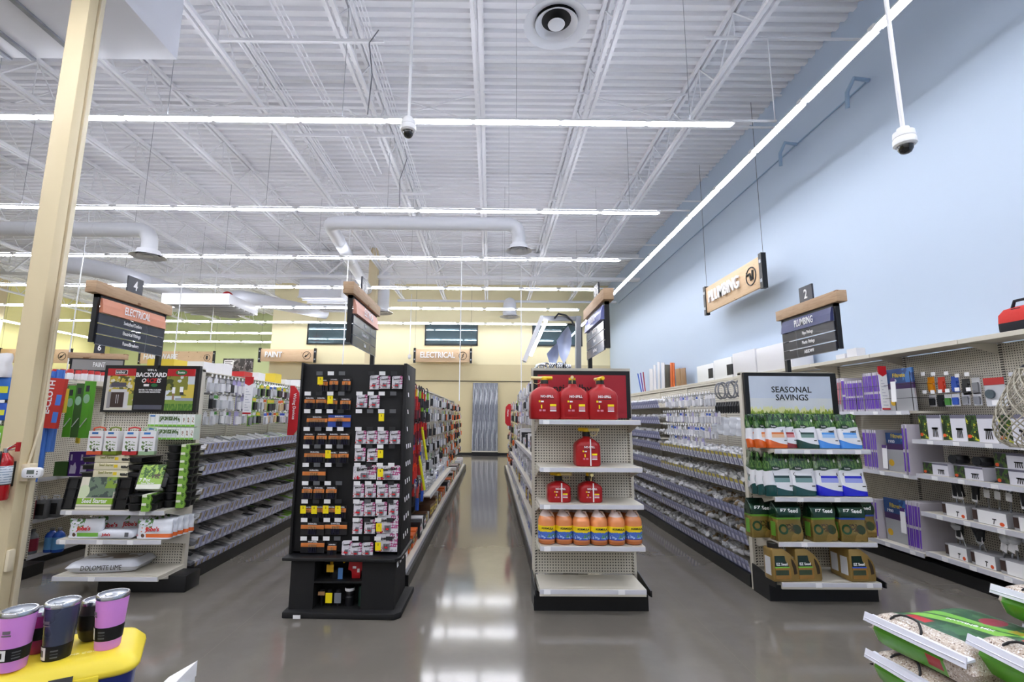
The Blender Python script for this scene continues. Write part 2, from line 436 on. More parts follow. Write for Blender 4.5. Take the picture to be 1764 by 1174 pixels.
for j in range(8):
    tag(MB().bar((0, 0, 0), (0, 0, 7.66-LZ), .006).build('hanging_wire', MATS['grey_wire'], None, (-21.5, 17.6+1.2005*j, LZ+.045)), 'thin wire holding a strip light by the yellow wall', 'wire', 'wires by the yellow wall')
    FIX.put((-21.5, 17.5+1.2005*j, LZ), PI/2, 'white strip light in the run along the lemon yellow wall', 'strip lights along the yellow wall')
for k, yy in enumerate(ROWY[:4]):                              # struts from row ends to the run
    tag(MB().bar((3.34, yy, LZ+.06), (3.92, yy, LZ+.06), 0.025).build('light_strut', white_paint), 'white strut from the %s light row to the wall run' % ordn[k], 'strut')
tag(MB().bar((3.0, 6.17, 7.0), (5.3, 6.17, 7.0), .03).bar((3.9, 6.17, 7.0), (3.9, 6.17, 5.72), .012).build('channel_strut', white_paint), 'white channel strut high beside the blue wall over the lights', 'strut')

# ---- ducts with round diffusers
duct_m = mat('duct_paint', (226, 228, 234), 0.38)
def diffuser(c, r, label, par=None):
    if par is None: t = thing('air_diffuser', label, 'vent', c)
    else:
        t = obj('diffuser', None, par, (0, 0, 0))
    MB().lathe([(r*.62, .10), (r*.66, .0), (r*.95, -.045), (r, -.05), (r*.99, -.035), (r*.7, .02), (r*.62, .10)], 36).build('outer_cone', duct_m, t, smooth=True)
    MB().lathe([(r*.36, .05), (r*.64, -.045), (r*.66, -.04), (r*.40, .06)], 32).build('middle_cone', duct_m, t, smooth=True)
    MB().lathe([(0.001, .0), (r*.18, -.01), (r*.26, -.035), (r*.24, -.05), (0.001, -.055)], 28).build('centre_disc', duct_m, t, smooth=True)
    MB().lathe([(r*.6, .02), (r*.6, .07)], 28).build('throat', matte_black, t)
    return t
t = diffuser((.76, 5.28, 6.42), .40, 'big round white ceiling diffuser above the middle aisle')
MB().tube([(0, 0, .05), (0, 0, 1.1)], .25, 28).build('duct_drop', duct_m, t, smooth=True)
def duct(pts, r, label, end_r=None):
    r_in = r
    t = thing('air_duct', label, 'duct', pts[0])
    o = Vector(pts[0]); P = [Vector(p)-o for p in pts]; out = [P[0]]
    for i in range(1, len(P)-1):                               # round the elbows
        a = (P[i-1]-P[i]).normalized(); b = (P[i+1]-P[i]).normalized(); R = r*1.9
        for s in range(7):
            u = s/6; out.append(P[i]+a*R*(1-u)**2+b*R*u**2)
    out.append(P[-1])
    MB().tube(out, r, 24).build('pipe', duct_m, t, smooth=True, angle=60)
    mb = MB()
    for i in range(1, len(P)):
        L = (P[i]-P[i-1]).length; d = (P[i]-P[i-1]).normalized(); s = 1.2
        while s < L-.5: mb.tube([P[i-1]+d*s, P[i-1]+d*(s+.03)], r+.006, 24); s += 1.5
    if mb.v: mb.build('seam_band', duct_m, t, smooth=True)
    return t
diffuser(None, .3, None, duct([(0.60, 10.6, 5.42), (0.60, 10.6, 6.0), (-3.75, 10.6, 6.0), (-4.35, 16.6, 6.0)], .155, 'white round duct elbowing across the ceiling behind the second light row'))
diffuser(None, .36, None, duct([(-7.75, 10.6, 5.2), (-7.75, 10.6, 5.78), (-13.5, 10.6, 5.78)], .165, 'white round duct bending down left of the centre beside the column'))
duct([(-13.0, 13.3, 6.0), (-11.6, 14.6, 5.95), (-11.6, 19.5, 6.2)], .26, 'wide white round duct running away at the left')
diffuser(None, .42, None, duct([(0.75, 19.6, 5.75), (0.75, 19.6, 6.35), (0.75, 21.7, 6.35)], .26, 'short white duct dropping in front of the rear wall'))
diffuser(None, .42, None, duct([(-10.0, 18.2, 5.4), (-10.0, 18.2, 6.2), (-7.5, 21.6, 6.2)], .25, 'white duct dropping near the corner of the rear wall'))
diffuser(None, .45, None, duct([(-4.1, 17.6, 5.45), (-4.1, 17.6, 6.9)], .3, 'vertical white duct drop beside the far column'))
tag(MB().tube([(-4.0, 20.2, 6.5), (5.3, 20.2, 6.5)], .05, 10).build('pipe', duct_m, smooth=True), 'white pipe across the ceiling by the rear wall', 'pipe')
def unit(x0, x1, y0, y1, z0, z1, label):
    t = thing('air_unit', label, 'air unit', ((x0+x1)/2, y0, z0)); hx = (x1-x0)/2
    MB().box(-hx, hx, 0, y1-y0, 0, z1-z0).build('casing', bulk, t, bevel=.01)
    mb = MB()
    for i in range(6): mb.box(-hx-.03, hx+.03, -.03+i*(y1-y0)/6, .02+i*(y1-y0)/6, -.05-.02*i/6, -.01)
    mb.build('grille', white_paint, t)
unit(-7.15, -5.6, 17.6, 20.4, 6.0, 6.95, 'white boxy air unit hanging left of the far column')
unit(-10.8, -8.6, 15.6, 17.6, 5.25, 5.58, 'wide white air unit hanging left over the hardware aisles')
tag(MB().lathe([(0.001, 0), (.22, 0), (.22, .04), (0.001, .04)], 20).build('alarm_bell', red_m, rot=(PI/2, 0, 0), loc=(-9.55, 17.2, 5.83), smooth=True), 'round red alarm bell high near the rear wall corner', 'bell')

# ---- conduits, cable struts and loose cables below the deck
mb = MB()
for i in range(6): mb.tube([(-3.75+.052*i, 2.0, 7.05), (-3.75+.052*i, 16.8, 7.05)], .011, 6)
tag(mb.build('conduit_bundle', ceil_paint, smooth=True), 'bundle of six thin white conduits along the joist left of centre', 'conduit')
mb = MB()
for i in range(3): mb.tube([(-2.95+.07*i, 2.0, 7.0), (-2.95+.07*i, 16.8, 7.0)], .012, 6)
tag(mb.build('conduit_bundle', ceil_paint, smooth=True), 'three thin white conduits right of the wide conduit bundle', 'conduit')
mb = MB()
for i in range(5): mb.tube([(-1.95+.05*i, 2.0, 7.12), (-1.95+.05*i, 16.8, 7.12)], .010, 6)
tag(mb.build('conduit_bundle', ceil_paint, smooth=True), 'five thin white conduits left of the hanging camera', 'conduit')
for i, (a, b, yy) in enumerate(((-3.85, -1.55, 6.15), (-3.85, -1.85, 8.5), (-3.85, -1.5, 10.9))):
    tag(MB().box(a, b, yy-.02, yy+.02, 6.84, 6.88).build('channel_strut', ceil_paint), 'slotted white channel strut carrying the conduits, %s from the camera' % ordn[i], 'strut')
tag(MB().tube([(-1.62, 6.1, 7.0), (-1.74, 6.1, 6.8), (-1.68, 6.1, 6.3), (-1.72, 6.12, 5.72)], .008, 6).build('power_cable', mat('grey_cable', (110, 112, 118), .5), smooth=True), 'loose grey cable hanging to the first light row', 'cable')
tag(MB().tube([(-1.78, 9.1, 6.95), (-1.72, 9.1, 6.75), (-1.85, 9.1, 6.3), (-1.84, 9.13, 5.72)], .008, 6).build('power_cable', MATS['grey_cable'], smooth=True), 'loose grey cable hanging to the second light row', 'cable')
for a, b, z, yy in ((-9.5, -2.95, 7.02, 4.7), (-9.5, -2.6, 6.9, 7.9), (-8.7, -2.4, 6.8, 7.6)):
    tag(MB().tube([(a, yy, z), (b-.25, yy, z), (b-.07, yy+.02, z), (b, yy+.2, z), (b, yy+2.2, z)], .018, 8).build('conduit', ceil_paint, smooth=True), 'thin white conduit bending away under the deck, %s' % ('nearest of the three' if yy < 5 else 'middle one' if b == -2.6 else 'second below the first lights'), 'conduit')
for i, (x, yy, zb) in enumerate(((-2.35, 10.0, 2.35), (-8.9, 19.0, 2.4), (-12.2, 20.0, 4.6), (-14.2, 19.5, 2.4), (-3.35, 19.5, 2.5), (-15, 16, 2.4))):
    pass

# ---- hanging dome cameras
smoked = mat('smoked_dome', (20, 21, 24), 0.06, spec=0.8)
def dome_cam(x, y, z, label):
    t = thing('security_camera', label, 'camera', (x, y, z))
    MB().tube([(0, 0, .22), (0, 0, 7.0-z)], .018, 10).build('pole', white_paint, t, smooth=True)
    MB().lathe([(.001, .24), (.045, .24), (.05, .215), (.078, .2), (.082, .15), (.078, .145), (.085, .13), (.085, .085), (.07, .07), (.001, .07)], 24).build('housing', lamp_white, t, smooth=True)
    MB().lathe([(.058, .075), (.056, .04), (.04, .012), (.02, .002), (.001, 0)], 20).build('dome', smoked, t, smooth=True)
dome_cam(-.945, 5.0, 4.70, 'white dome camera on a long pole left of centre')
dome_cam(3.6, 3.92, 3.94, 'white dome camera on a long pole before the blue wall')
t = thing('security_camera', 'small white dome camera on a thin pole left of the electrical board', 'camera', (-3.55, 21.0, 4.08))
MB().tube([(0, 0, .15), (0, 0, 2.9)], .015, 6).build('pole', white_paint, t); MB().lathe([(.001, .2), (.07, .2), (.07, .06), (.001, 0)], 12).build('housing', lamp_white, t)
for i, (px, py, Y) in enumerate(((115, 640, 12.0), (297, 640, 14.0), (362, 590, 16.0), (590, 628, 12.5), (798, 705, 15), (898, 700, 15.0), (791, 690, 12.0))):
    x, z = at(px, py, Y)
    if i in (4,): continue
    tag(MB().tube([(0, 0, 0), (0, 0, 7.0-z)], .014, 6).build('ceiling_pole', white_paint, loc=(x, Y, z), smooth=True),
        'thin white pole from the ceiling, %s from the left of the photo' % ('first second third fourth x last fifth'.split()[i]), 'pole')
# conduit, boxes and a horn on the blue wall
bw = mat('conduit_blue', (150, 176, 204), 0.5)
tag(MB().tube([(XR-.02, 6.3, 6.42), (XR-.02, 20.0, 6.42)], .012, 6).build('conduit', bw, smooth=True), 'thin blue conduit along the top of the blue wall', 'conduit')
for i, yy in enumerate((7.9, 6.25)):
    tag(MB().tube([(XR-.01, yy, 6.42), (XR-.22, yy, 6.45), (XR-.26, yy+.1, 6.3), (XR-.2, yy+.2, 6.12)], .03, 8).build('wall_bracket', bw, smooth=True), ('blue bent bracket on the blue wall, %s' % ('lower left one' if i == 0 else 'upper right one')), 'bracket')
# ================================================================ SHELVING
def pegm(name, ax, base=(214, 209, 196), hole=(52, 49, 44)):
    def fn(x, y, z, N):
        u = x if ax == 'x' else y
        a = (u/0.0254).frac()-0.5; b = (z/0.0254).frac()-0.5
        return [((a*a+b*b) < 0.052, hole)]
    return pat(name, base, fn, r=0.5)
peg_x = pegm('pegboard_front', 'x'); peg_y = pegm('pegboard_side', 'y')
upright_m = pat('slotted_upright', (208, 203, 190), lambda x, y, z, N: [(((z/0.0254).frac() - 0.5).abs() < 0.27, (52, 50, 46))], r=0.45)
tag_col = [tag_white, tag_white, tag_grey]
def shelf_bm(w, d, lip=0.042, th=0.03):
    """shelf with its top at z 0, back at y 0 and front at y -d, centred on x"""
    mb = MB().box(-w/2, w/2, -d, 0, -th, 0).box(-w/2, w/2, -d-.004, -d+.012, -lip, 0)
    for sx in (-1, 1):
        mb.prism([(0, -th), (0, -.12), (-.05, -.12), (-d*.96, -th)], sx*(w/2)-.004, sx*(w/2)+.004, 'x')
    return mb
def endcap(name_label, xc, yp, w, shelves, sw, d, kick=True, base_off=0.0, peg_from=0.2):
    t = thing('endcap_shelving', name_label, 'shelving', (xc, yp, 0))
    MB().box(-w/2+.03, w/2-.03, 0, .012, peg_from, 2.1).build('pegboard', peg_x, t)
    for sx in (-1, 1):
        u = MB().box(sx*(w/2-.015)-.015, sx*(w/2-.015)+.015, -.012, .05, 0 if kick else .04, 2.12).build('upright', shelf_m, t)
        MB().box(sx*(w/2-.03)-.004, sx*(w/2-.03)+.004, -.0135, -.012, .2, 2.1).build('slot_strip', upright_m, u)
    MB().box(-w/2, w/2, -.01, .05, 2.1, 2.13).build('top_cap', shelf_m, t)
    for i, (z, off, tags) in enumerate(shelves):
        base = kick and i == len(shelves)-1
        s = shelf_bm(sw, d, .045 if not base else .06).build('shelf', shelf_m, t, loc=(off, -.014, z), bevel=.002, seg=1)
        MB().box(-sw/2, sw/2, -d-.0085, -d-.0045, -.04, -.004).build('price_channel', strip_clear, s)
        for (tx, tc_) in tags:
            MB().box(tx-.028, tx+.028, -d-.0115, -d-.009, -.042, -.006).build('price_tag', tc_, s)
    if kick:
        MB().box(-w/2, w/2, -d+.1, 0, 0, .14).prism([(-.0, .0), (-.0, .25), (-.03, .25), (-d-.01, .20), (-d-.01, .15), (-d+.1, .14), (-d+.1, 0)], -w/2-.012, -w/2, 'x').prism([(-.0, .0), (-.0, .25), (-.03, .25), (-d-.01, .20), (-d-.01, .15), (-d+.1, .14), (-d+.1, 0)], w/2, w/2+.012, 'x').build('base', black, t)
    return t
W = tag_white
EB = endcap('beige pegboard endcap with red fuel cans, front of the middle gondola', .883, 4.80, .97,
    [(1.63, 0, [(-.39, W)]), (1.218, 0, [(-.39, W)]), (.905, 0, [(-.39, W)]), (.56, 0, [(-.39, W)]), (.215, -.005, [(-.39, W), (.24, W)])], .905, .385, True, peg_from=.22)
EA = endcap('beige pegboard endcap with seed trays and plant food bags at the left', -3.545, 5.17, .99,
    [(.765, .03, [(-.4, W), (.28, W)]), (.505, .03, [(-.42, W), (-.08, W), (.2, W)]), (.185, .035, [(-.12, W)])], .96, .40, False, peg_from=.1)
EC = endcap('beige pegboard endcap with grass seed bags under the seasonal savings sign', 3.078, 5.05, .98,
    [(1.372, .03, [(-.36, W), (-.15, W), (.06, W), (.33, W)]), (.94, .0, [(-.22, W), (.12, W)]), (.545, .0, [(-.22, W)]), (.2, .0, [(-.12, W), (.34, W)])], .90, .385, True, peg_from=.22)
# black end of the left gondola's base
# ---- endcap headers
red_hdr = mat('header_red', (158, 30, 44), 0.45)
def header(t, w, z0, z1, m, d=.05):
    h = MB().box(-w/2, w/2, -d, -.014, z0, z1).build('header_frame', black, t)
    return h, -d-.003
h, yy = header(EB, .94, 1.645, 2.10, None)
MB().box(-.43, .43, -.0545, -.0505, 1.645, 2.06).build('header_panel', red_hdr, h)
text('nti', .11, txt_black, h, (-.225, -.0555, 1.925), FRONT, bold=.015)
text('lby', .11, txt_black, h, (.03, -.0555, 1.925), FRONT, bold=.015)
seas = pat('seasonal_panel', (200, 210, 226), lambda x, y, z, N: [(z < 1.86, (218, 222, 224)), ((N(5, 2) - .35)*1.5, (206, 216, 232)),
    ((z-1.70) < N(30, 3, (1.5, 1, .3))*.16-.02, (226, 228, 170)), ((z-1.68) < N(45, 3, (1.6, 1, .25))*.16-.03, (150, 170, 60)), ((z-1.66) < N(60, 3, (2, 1, .25))*.13-.02, (84, 116, 34))], r=.4)
h, yy = header(EC, .95, 1.60, 2.12, None)
MB().box(-.43, .41, -.0545, -.0505, 1.60, 2.085).build('header_panel', seas, h)
text('SEASONAL', .085, txt_black, h, (0, -.0555, 1.945), FRONT, sx=1.0, bold=.012)
text('SAVINGS', .085, txt_black, h, (0, -.0555, 1.865), FRONT, sx=1.0, bold=.012)
# sweepstake poster
h, yy = header(EA, .985, 1.67, 2.155, None, .06)
grill_bg = pat('poster_garden', (216, 214, 200), lambda x, y, z, N: [((z > 1.80) & (N(20, 3) > .45), (196, 176, 60)), ((z > 1.84) & (N(14, 3) > .52), (92, 96, 40)), ((z > 1.74) & (z < 1.86) & (x > -.27) & (N(18, 2) > .42), (150, 160, 70)), (x < -.425, (204, 200, 190))], r=.4)
lawn_bg = pat('poster_lawn', (206, 214, 220), lambda x, y, z, N: [((x > .33) & (z < 1.96) & (z > 1.80), (212, 190, 80)), ((x < .36+N(8, 2)*.05) & (z > 1.84) & (N(12, 3) > .38), (130, 132, 50)), ((x < .24) & (z > 1.88) & (N(20, 3) > .5), (60, 70, 30)), (z < 1.80, (120, 150, 60)), ((z < 1.76) & (N(50, 2, (2, 1, .3)) > .45), (70, 116, 40)), ((z > 1.79) & (z < 1.82) & (x > .27), (150, 158, 168))], r=.4)
p = MB().box(-.455, -.165, -.0645, -.0605, 1.69, 2.12).build('poster_picture', grill_bg, h)
MB().box(-.455, -.165, -.066, -.0647, 2.045, 2.12).build('poster_band', red_m, p)
MB().box(-.375, -.25, -.0675, -.0662, 2.06, 2.105).box(-.37, -.255, -.0683, -.0676, 2.064, 2.101, 1).build('brand_box', [txt_white, txt_black], p)
text('weber', .038, txt_white, p, (-.32, -.0690, 2.083), FRONT, bold=.02)
gr = MB().box(-.42, -.29, -.0662, -.0648, 1.925, 1.955, 0).box(-.40, -.235, -.0662, -.0648, 1.875, 1.905, 2).box(-.405, -.25, -.0668, -.0655, 1.93, 1.975, 1).box(-.395, -.26, -.0662, -.0648, 1.72, 1.875, 3).box(-.34, -.335, -.067, -.066, 1.76, 1.85, 2).box(-.32, -.315, -.067, -.066, 1.76, 1.85, 2).box(-.43, -.395, -.0662, -.0648, 1.71, 1.88, 0).box(-.26, -.215, -.0662, -.0648, 1.71, 1.88, 2)
gr.build('printed_grill', [mat('print_grey', (150, 148, 150), .5), mat('print_dark_grey', (84, 82, 96), .4), mat('print_light_grey', (214, 214, 216), .4), mat('print_brown', (62, 46, 42), .5)], p)
p = MB().box(-.165, .165, -.0645, -.0605, 1.69, 2.14).build('poster_text_panel', black, h)
for s, z, sz, b in (('WIN A', 2.105, .032, .01), ('BACKYARD', 2.055, .062, .03)): text(s, sz, txt_white, p, (0, -.0655, z), FRONT, bold=b)
text('O', .06, txt_white, p, (-.075, -.0655, 1.995), FRONT, bold=.02, shear=.2); text('ACE', .062, print_red, p, (-.005, -.0655, 1.995), FRONT, bold=.03, shear=.3); text('IS', .06, txt_white, p, (.08, -.0655, 1.995), FRONT, bold=.02, shear=.2)
text('ENTER TO WIN A $3,000', .021, txt_white, p, (0, -.0655, 1.90), FRONT, bold=.02); text('BACKYARD MAKEOVER', .021, txt_white, p, (0, -.0655, 1.877), FRONT, bold=.02)
MB().box(-.07, -.015, -.066, -.065, 1.937, 1.96).build('mini_badge', txt_white, p)
MB().lathe([(.001, 0), (.034, 0), (.034, .001), (.001, .001)], 20, sy=.5).build('mini_badge', mat('badge_green', (40, 110, 60), .5), p, loc=(.04, -.065, 1.949), rot=(PI/2, 0, 0))
MB().box(-.15, .14, -.0652, -.0648, 1.70, 1.745).build('fine_print', mat('fine_print', (84, 86, 100), .5), p)
p = MB().box(.165, .455, -.0645, -.0605, 1.69, 2.12).build('poster_picture', lawn_bg, h)
MB().box(.165, .455, -.066, -.0647, 2.045, 2.12).build('poster_band', red_m, p)
MB().lathe([(.001, 0), (.06, 0), (.06, .001), (.001, .001)], 24, sy=.48).build('brand_oval', MATS['badge_green'], p, loc=(.31, -.0662, 2.083), rot=(PI/2, 0, 0))
text('Scotts', .03, txt_white, p, (.31, -.0685, 2.083), FRONT, bold=.02)
mb = MB().box(.232, .262, -.0662, -.0648, 1.87, 1.93).box(.235, .25, -.0662, -.0648, 1.80, 1.87, 1).lathe([(.001, 0), (.012, 0), (.012, .001), (.001, .001)], 10, c=(0, 0, 0))
MB().box(.232, .262, -.0662, -.0648, 1.865, 1.93).box(.236, .258, -.0662, -.0648, 1.80, 1.865, 1).box(.31, .345, -.0662, -.0648, 1.88, 1.935, 0).box(.315, .35, -.0662, -.0648, 1.85, 1.88, 2).build('printed_people', [txt_white, mat('print_tan', (150, 120, 100), .6), mat('print_dark', (60, 56, 60), .6)], p)

# ---- gondolas behind the endcaps
bin_front_blue = pat('bin_labels_blue', (120, 124, 168), lambda x, y, z, N: [(((y/.095).frac()-.5).abs() > .44, (62, 64, 88)), ((((y/.095).frac()-.45).abs() < .24) & (z < .06) & (z > .012), (196, 198, 218)), ((((y/.095).frac()-.5).abs() < .34) & (z > .085), (150, 154, 190))], r=.3)
bin_front_ylw = pat('bin_labels_yellow', (120, 124, 164), lambda x, y, z, N: [(((y/.105).frac()-.5).abs() < .34, (206, 208, 222)), ((((y/.105).frac()-.5).abs() < .36) & (z > .08), (196, 180, 70)), ((((y/.105).frac()-.42).abs() < .1) & (z < .06) & (z > .015), (96, 100, 140)), (((y/.105).frac()-.5).abs() > .46, (60, 62, 86))], r=.3)
bin_front_tan = pat('bin_labels_tan', (176, 180, 214), lambda x, y, z, N: [((((y/.105).frac()-.36).abs() < .17) & (z > .045) & (z < .105), (166, 146, 106)), (((y/.105).frac()-.5).abs() > .45, (84, 86, 116)), ((((y/.105).frac()-.36).abs() < .05) & (z > .055) & (z < .095), (90, 78, 60)), ((((y/.105).frac()-.6).abs() < .2) & (z < .035) & (z > .012), (220, 222, 236))], r=.3)
bin_in = mat('bin_dark', (58, 58, 62), .6)
def gondola(label, x_sp, hw, y0, y1, side, shelf_rows, fm, base=True, h=2.13):
    """gondola run from y0 to y1; side +1 shows its +x face. shelf_rows: (lower z, y start, y end, material)"""
    t = thing('gondola_shelving', label, 'shelving', (x_sp, y0, 0)); L = y1-y0
    f = side*.09
    MB().box(-.03, .03, 0.01, L, .1, h-.03).build('back_panel', peg_y, t)
    MB().box(min(0, side*hw), max(0, side*hw), .0, L, 0, .12).build('base', black, t)
    k = 0
    while k*1.22 < L+.1:
        yy = min(k*1.22, L-.02)
        MB().box(-.045, .045, yy+.002, yy+.034, .0, h).build('upright', shelf_m, t); k += 1
    MB().box(-.05, .05, 0.0, L, h-.02, h+.004).build('top_cap', shelf_m, t)
    for (z, a, b, m) in shelf_rows:
        x1 = side*(hw-.03); yy = a
        while yy < b-.3:
            e = min(yy+1.22, b)
            lo, hi = (0.03, x1) if side > 0 else (x1, -.03)
            s = MB().prism([(yy-y0+.006, 0), (e-y0-.006, 0), (e-y0-.006, .02), (yy-y0+.006, .02)], lo, hi, 'x').build('shelf', shelf_m, t, loc=(0, 0, z))
            MB().hexa([(x1, yy-y0+.008, 0), (x1+side*.004, yy-y0+.008, 0), (x1+side*.004, e-y0-.008, 0), (x1, e-y0-.008, 0),
                       (x1+side*.03, yy-y0+.008, .115), (x1+side*.034, yy-y0+.008, .115), (x1+side*.034, e-y0-.008, .115), (x1+side*.03, e-y0-.008, .115)][:4] +
                      [(x1+side*.03, yy-y0+.008, .115), (x1+side*.034, yy-y0+.008, .115), (x1+side*.034, e-y0-.008, .115), (x1+side*.03, e-y0-.008, .115)]) \
                .build('label_front', m, s, recalc=True) if m else MB().box(min(x1, x1+side*.006), max(x1, x1+side*.006), yy-y0+.006, e-y0-.006, -.02, .03).build('price_channel', strip_clear, s)
            yy += 1.22
    return t
# aisle 5/4: left gondola, right face with bins under hooks
G4Z = [1.235, 1.02, .78, .54, .29, .06]
gondola('left gondola with rows of label fronted bins, electrical fittings face', -3.5, .50, 5.26, 15.0, 1, [(z, 5.28, 12.6, bin_front_tan) for z in G4Z], None)
tag(MB().box(-3.68, -2.86, 4.90, 5.13, 0, .15).build('gondola_base_end', black, bevel=.004), 'black base block under the front of the left endcap', 'shelf base')
gondola('gondola behind the battery rack with colourful hanging goods', -1.25, .46, 5.05, 16.2, 1, [(.145, 5.05, 16.2, None), (.56, 6.9, 10.6, None)], None)
gondola('middle gondola behind the fuel can endcap', .883, .44, 4.88, 16.0, -1, [(.12, 4.9, 16, None), (.46, 4.9, 12.2, None), (.80, 4.9, 12.2, None), (1.18, 4.9, 9.8, None)], None)
G1Z = [1.165, .905, .63, .38, .125]
gondola('plumbing gondola with blue labelled bins behind the grass seed endcap', 3.08, .49, 5.13, 16.5, -1,
    [(z, 5.15, 7.6, bin_front_ylw if z > .8 else bin_front_blue) for z in G1Z]+[(z, 7.62, 14.9, bin_front_blue) for z in G1Z+[1.81, 1.56, 1.33]], None)
# ================================================================ PRODUCT PROTOTYPES
def rrect(w, d, r, n=5):
    pts = []
    for cx, cy, a0 in ((w/2-r, d/2-r, 0), (-w/2+r, d/2-r, PI/2), (-w/2+r, -d/2+r, PI), (w/2-r, -d/2+r, 1.5*PI)):
        for i in range(n+1):
            a = a0+PI/2*i/n; pts.append((cx+r*math.cos(a), cy+r*math.sin(a)))
    return pts
def loft(mb, secs, m=0, mf=None):
    """secs: (z, w, d, r, cx, cy)"""
    return mb.rings([[(cx+x, cy+y, z) for x, y in rrect(w, d, min(r, w/2*.98, d/2*.98))] for z, w, d, r, cx, cy in secs], m, mf)
can_red = mat('can_red', (166, 22, 28), .38, bump=.05, bscale=60); cap_blk = mat('cap_black', (26, 24, 22), .5); spout_y = mat('spout_yellow', (240, 200, 30), .4)
cream_m = mat('spout_cream', (236, 222, 160), .5)
def fuel_can(w, d, h, strip, label):
    t = thing('fuel_can', label, 'fuel can'); r = .045*w/.27
    b = loft(MB(), [(0, w*.93, d*.93, r, 0, 0), (.012, w, d, r, 0, 0), (h*.66, w, d, r, 0, 0), (h*.76, w*.9, d*.95, r, 0, 0), (h*.88, w*.55, d*.72, r*.8, 0, 0), (h*.93, w*.30, d*.4, r*.7, 0, 0), (h, w*.27, d*.3, r*.7, 0, 0)])
    b = b.build('body', can_red, t, smooth=True, angle=50)
    MB().tube([(0, d*.1, h*.9), (0, d*.35, h*.96), (0, d*.42, h*.84)], .014, 8).build('carry_handle', can_red, t, smooth=True)
    MB().lathe([(.001, 0), (.037, 0), (.037, .035), (.03, .045), (.001, .045)], 18).build('collar', cap_blk, t, loc=(0, 0, h-.005), smooth=True)
    sp = MB().tube([(-.02, 0, h+.055), (.075, 0, h+.055)], .0175, 12).lathe([(.001, h+.035), (.032, h+.035), (.032, h+.06), (.001, h+.06)], 16).build('spout', spout_y, t, smooth=True)
    MB().tube([(-.125, 0, h+.057), (-.02, 0, h+.055)], .015, 12).tube([(-.11, 0, h+.045), (-.1, 0, h+.01), (-.07, 0, h+.0), (-.04, 0, h+.012), (-.03, 0, h+.04)], .003, 6).build('spout_tip', cream_m, sp, smooth=True)
    f = -d/2-.0008; k = w/.27
    lab = MB().box(.035*k, .09*k, f-.001, f, h*.36, h*.42, 0).box(.035*k, .09*k, f-.001, f, h*.22, h*.25, 1).box(-.045*k, -.035*k, f-.001, f, h*.3, h*.4, 0).box(-.065*k, -.05*k, f-.001, f, h*.47, h*.52, 0).box(-.045*k, -.02*k, f-.001, f, h*.47, h*.51, 1).box(-.06*k, -.04*k, f-.001, f, h*.22, h*.27, 2).box(-.03*k, -.005*k, f-.001, f, h*.22, h*.27, 2).box(.035*k, .09*k, f-.0007, f, h*.26, h*.35, 2)
    lab.build('front_print', [yellow_tag, txt_white, mat('print_pink', (206, 130, 150), .5)], t)
    text('NO-SPILL', .028*k, txt_white, t, (.01*k, f-.001, h*.63), FRONT, bold=.03)
    MB().box(-.05*k, .07*k, f-.001, f, h*.555, h*.57).build('print_line', txt_black, t)
    if strip: MB().box(.012, .022, f-.002, f, .005, h*.9).build('level_window', txt_white, t)
    return t
c5 = Proto(fuel_can(.275, .26, .325, False, 'fuel can'))
for i, (px, lab, rz) in enumerate(((941, 'large red fuel can at the left of the top shelf, cream spout pointing left', 0), (991, 'large red fuel can in the middle of the top shelf', PI/2), (1041, 'large red fuel can at the right of the top shelf', -PI/2))):
    x, z = at(px, 721, 4.44)
    o = c5.put((x, 4.575, 1.632), 0, lab, None)
    for ch in o.children:
        if ch.name.startswith('spout'): ch.rotation_euler = (0, 0, rz*.9)
c2 = Proto(fuel_can(.225, .20, .265, True, 'x'))
o = c2.put((at(1015, 800, 4.45)[0], 4.56, 1.22), 0, 'medium red fuel can alone on the second shelf')
for ch in o.children:
    if ch.name.startswith('spout'): ch.rotation_euler = (0, 0, PI*.8)
c1 = Proto(fuel_can(.205, .17, .185, True, 'x'))
for i, px in enumerate((965, 1020)):
    o = c1.put((at(px, 867, 4.45)[0], 4.55, .907), 0, 'small red fuel can at the %s of the third shelf' % ('left' if i == 0 else 'right'))
    for ch in o.children:
        if ch.name.startswith('spout'): ch.rotation_euler = (0, 0, PI*(.85 if i == 0 else .5))
# gallon jugs
jug_m = pat('jug_liquid', (226, 142, 86), lambda x, y, z, N: [(z > .232, (228, 210, 206)), (z < .03, (206, 118, 60))], r=.22, coat=.4)
jug_lab = pat('jug_label', (246, 216, 24), lambda x, y, z, N: [(z < (.098+N(40, 2)*.02), (66, 104, 190)), ((z < .085) & (N(60, 2) > .55), (170, 196, 232)), ((x > .005) & (z < .09) & (z > .062) & (N(50, 2) > .42), (82, 140, 90)), (z < .052, (34, 56, 160))], r=.4)
t = thing('gallon_jug', 'x', 'jug')
loft(MB(), [(0, .12, .12, .05, 0, 0), (.012, .148, .148, .06, 0, 0), (.19, .15, .15, .062, 0, 0), (.215, .138, .138, .06, 0, 0), (.26, .07, .07, .034, -.012, 0), (.275, .045, .045, .022, -.015, 0), (.29, .042, .042, .02, -.015, 0)]).build('bottle', jug_m, t, smooth=True, angle=60)
MB().tube([(.012, 0, .268), (.035, 0, .268), (.05, 0, .24), (.062, 0, .205)], .009, 8).build('jug_handle', mat('jug_handle', (226, 196, 178), .3), t, smooth=True)
MB().lathe([(.001, 0), (.022, 0), (.022, .02), (.001, .02)], 16).build('cap', txt_white, t, loc=(-.015, 0, .289))
loft(MB(), [(.045, .1515, .1515, .062, 0, 0), (.155, .1525, .1525, .063, 0, 0)]).build('label', jug_lab, t, smooth=True, angle=60)
text('FORMULA', .022, txt_black, t, (.006, -.0775, .135), FRONT, bold=.03)
J = Proto(t)
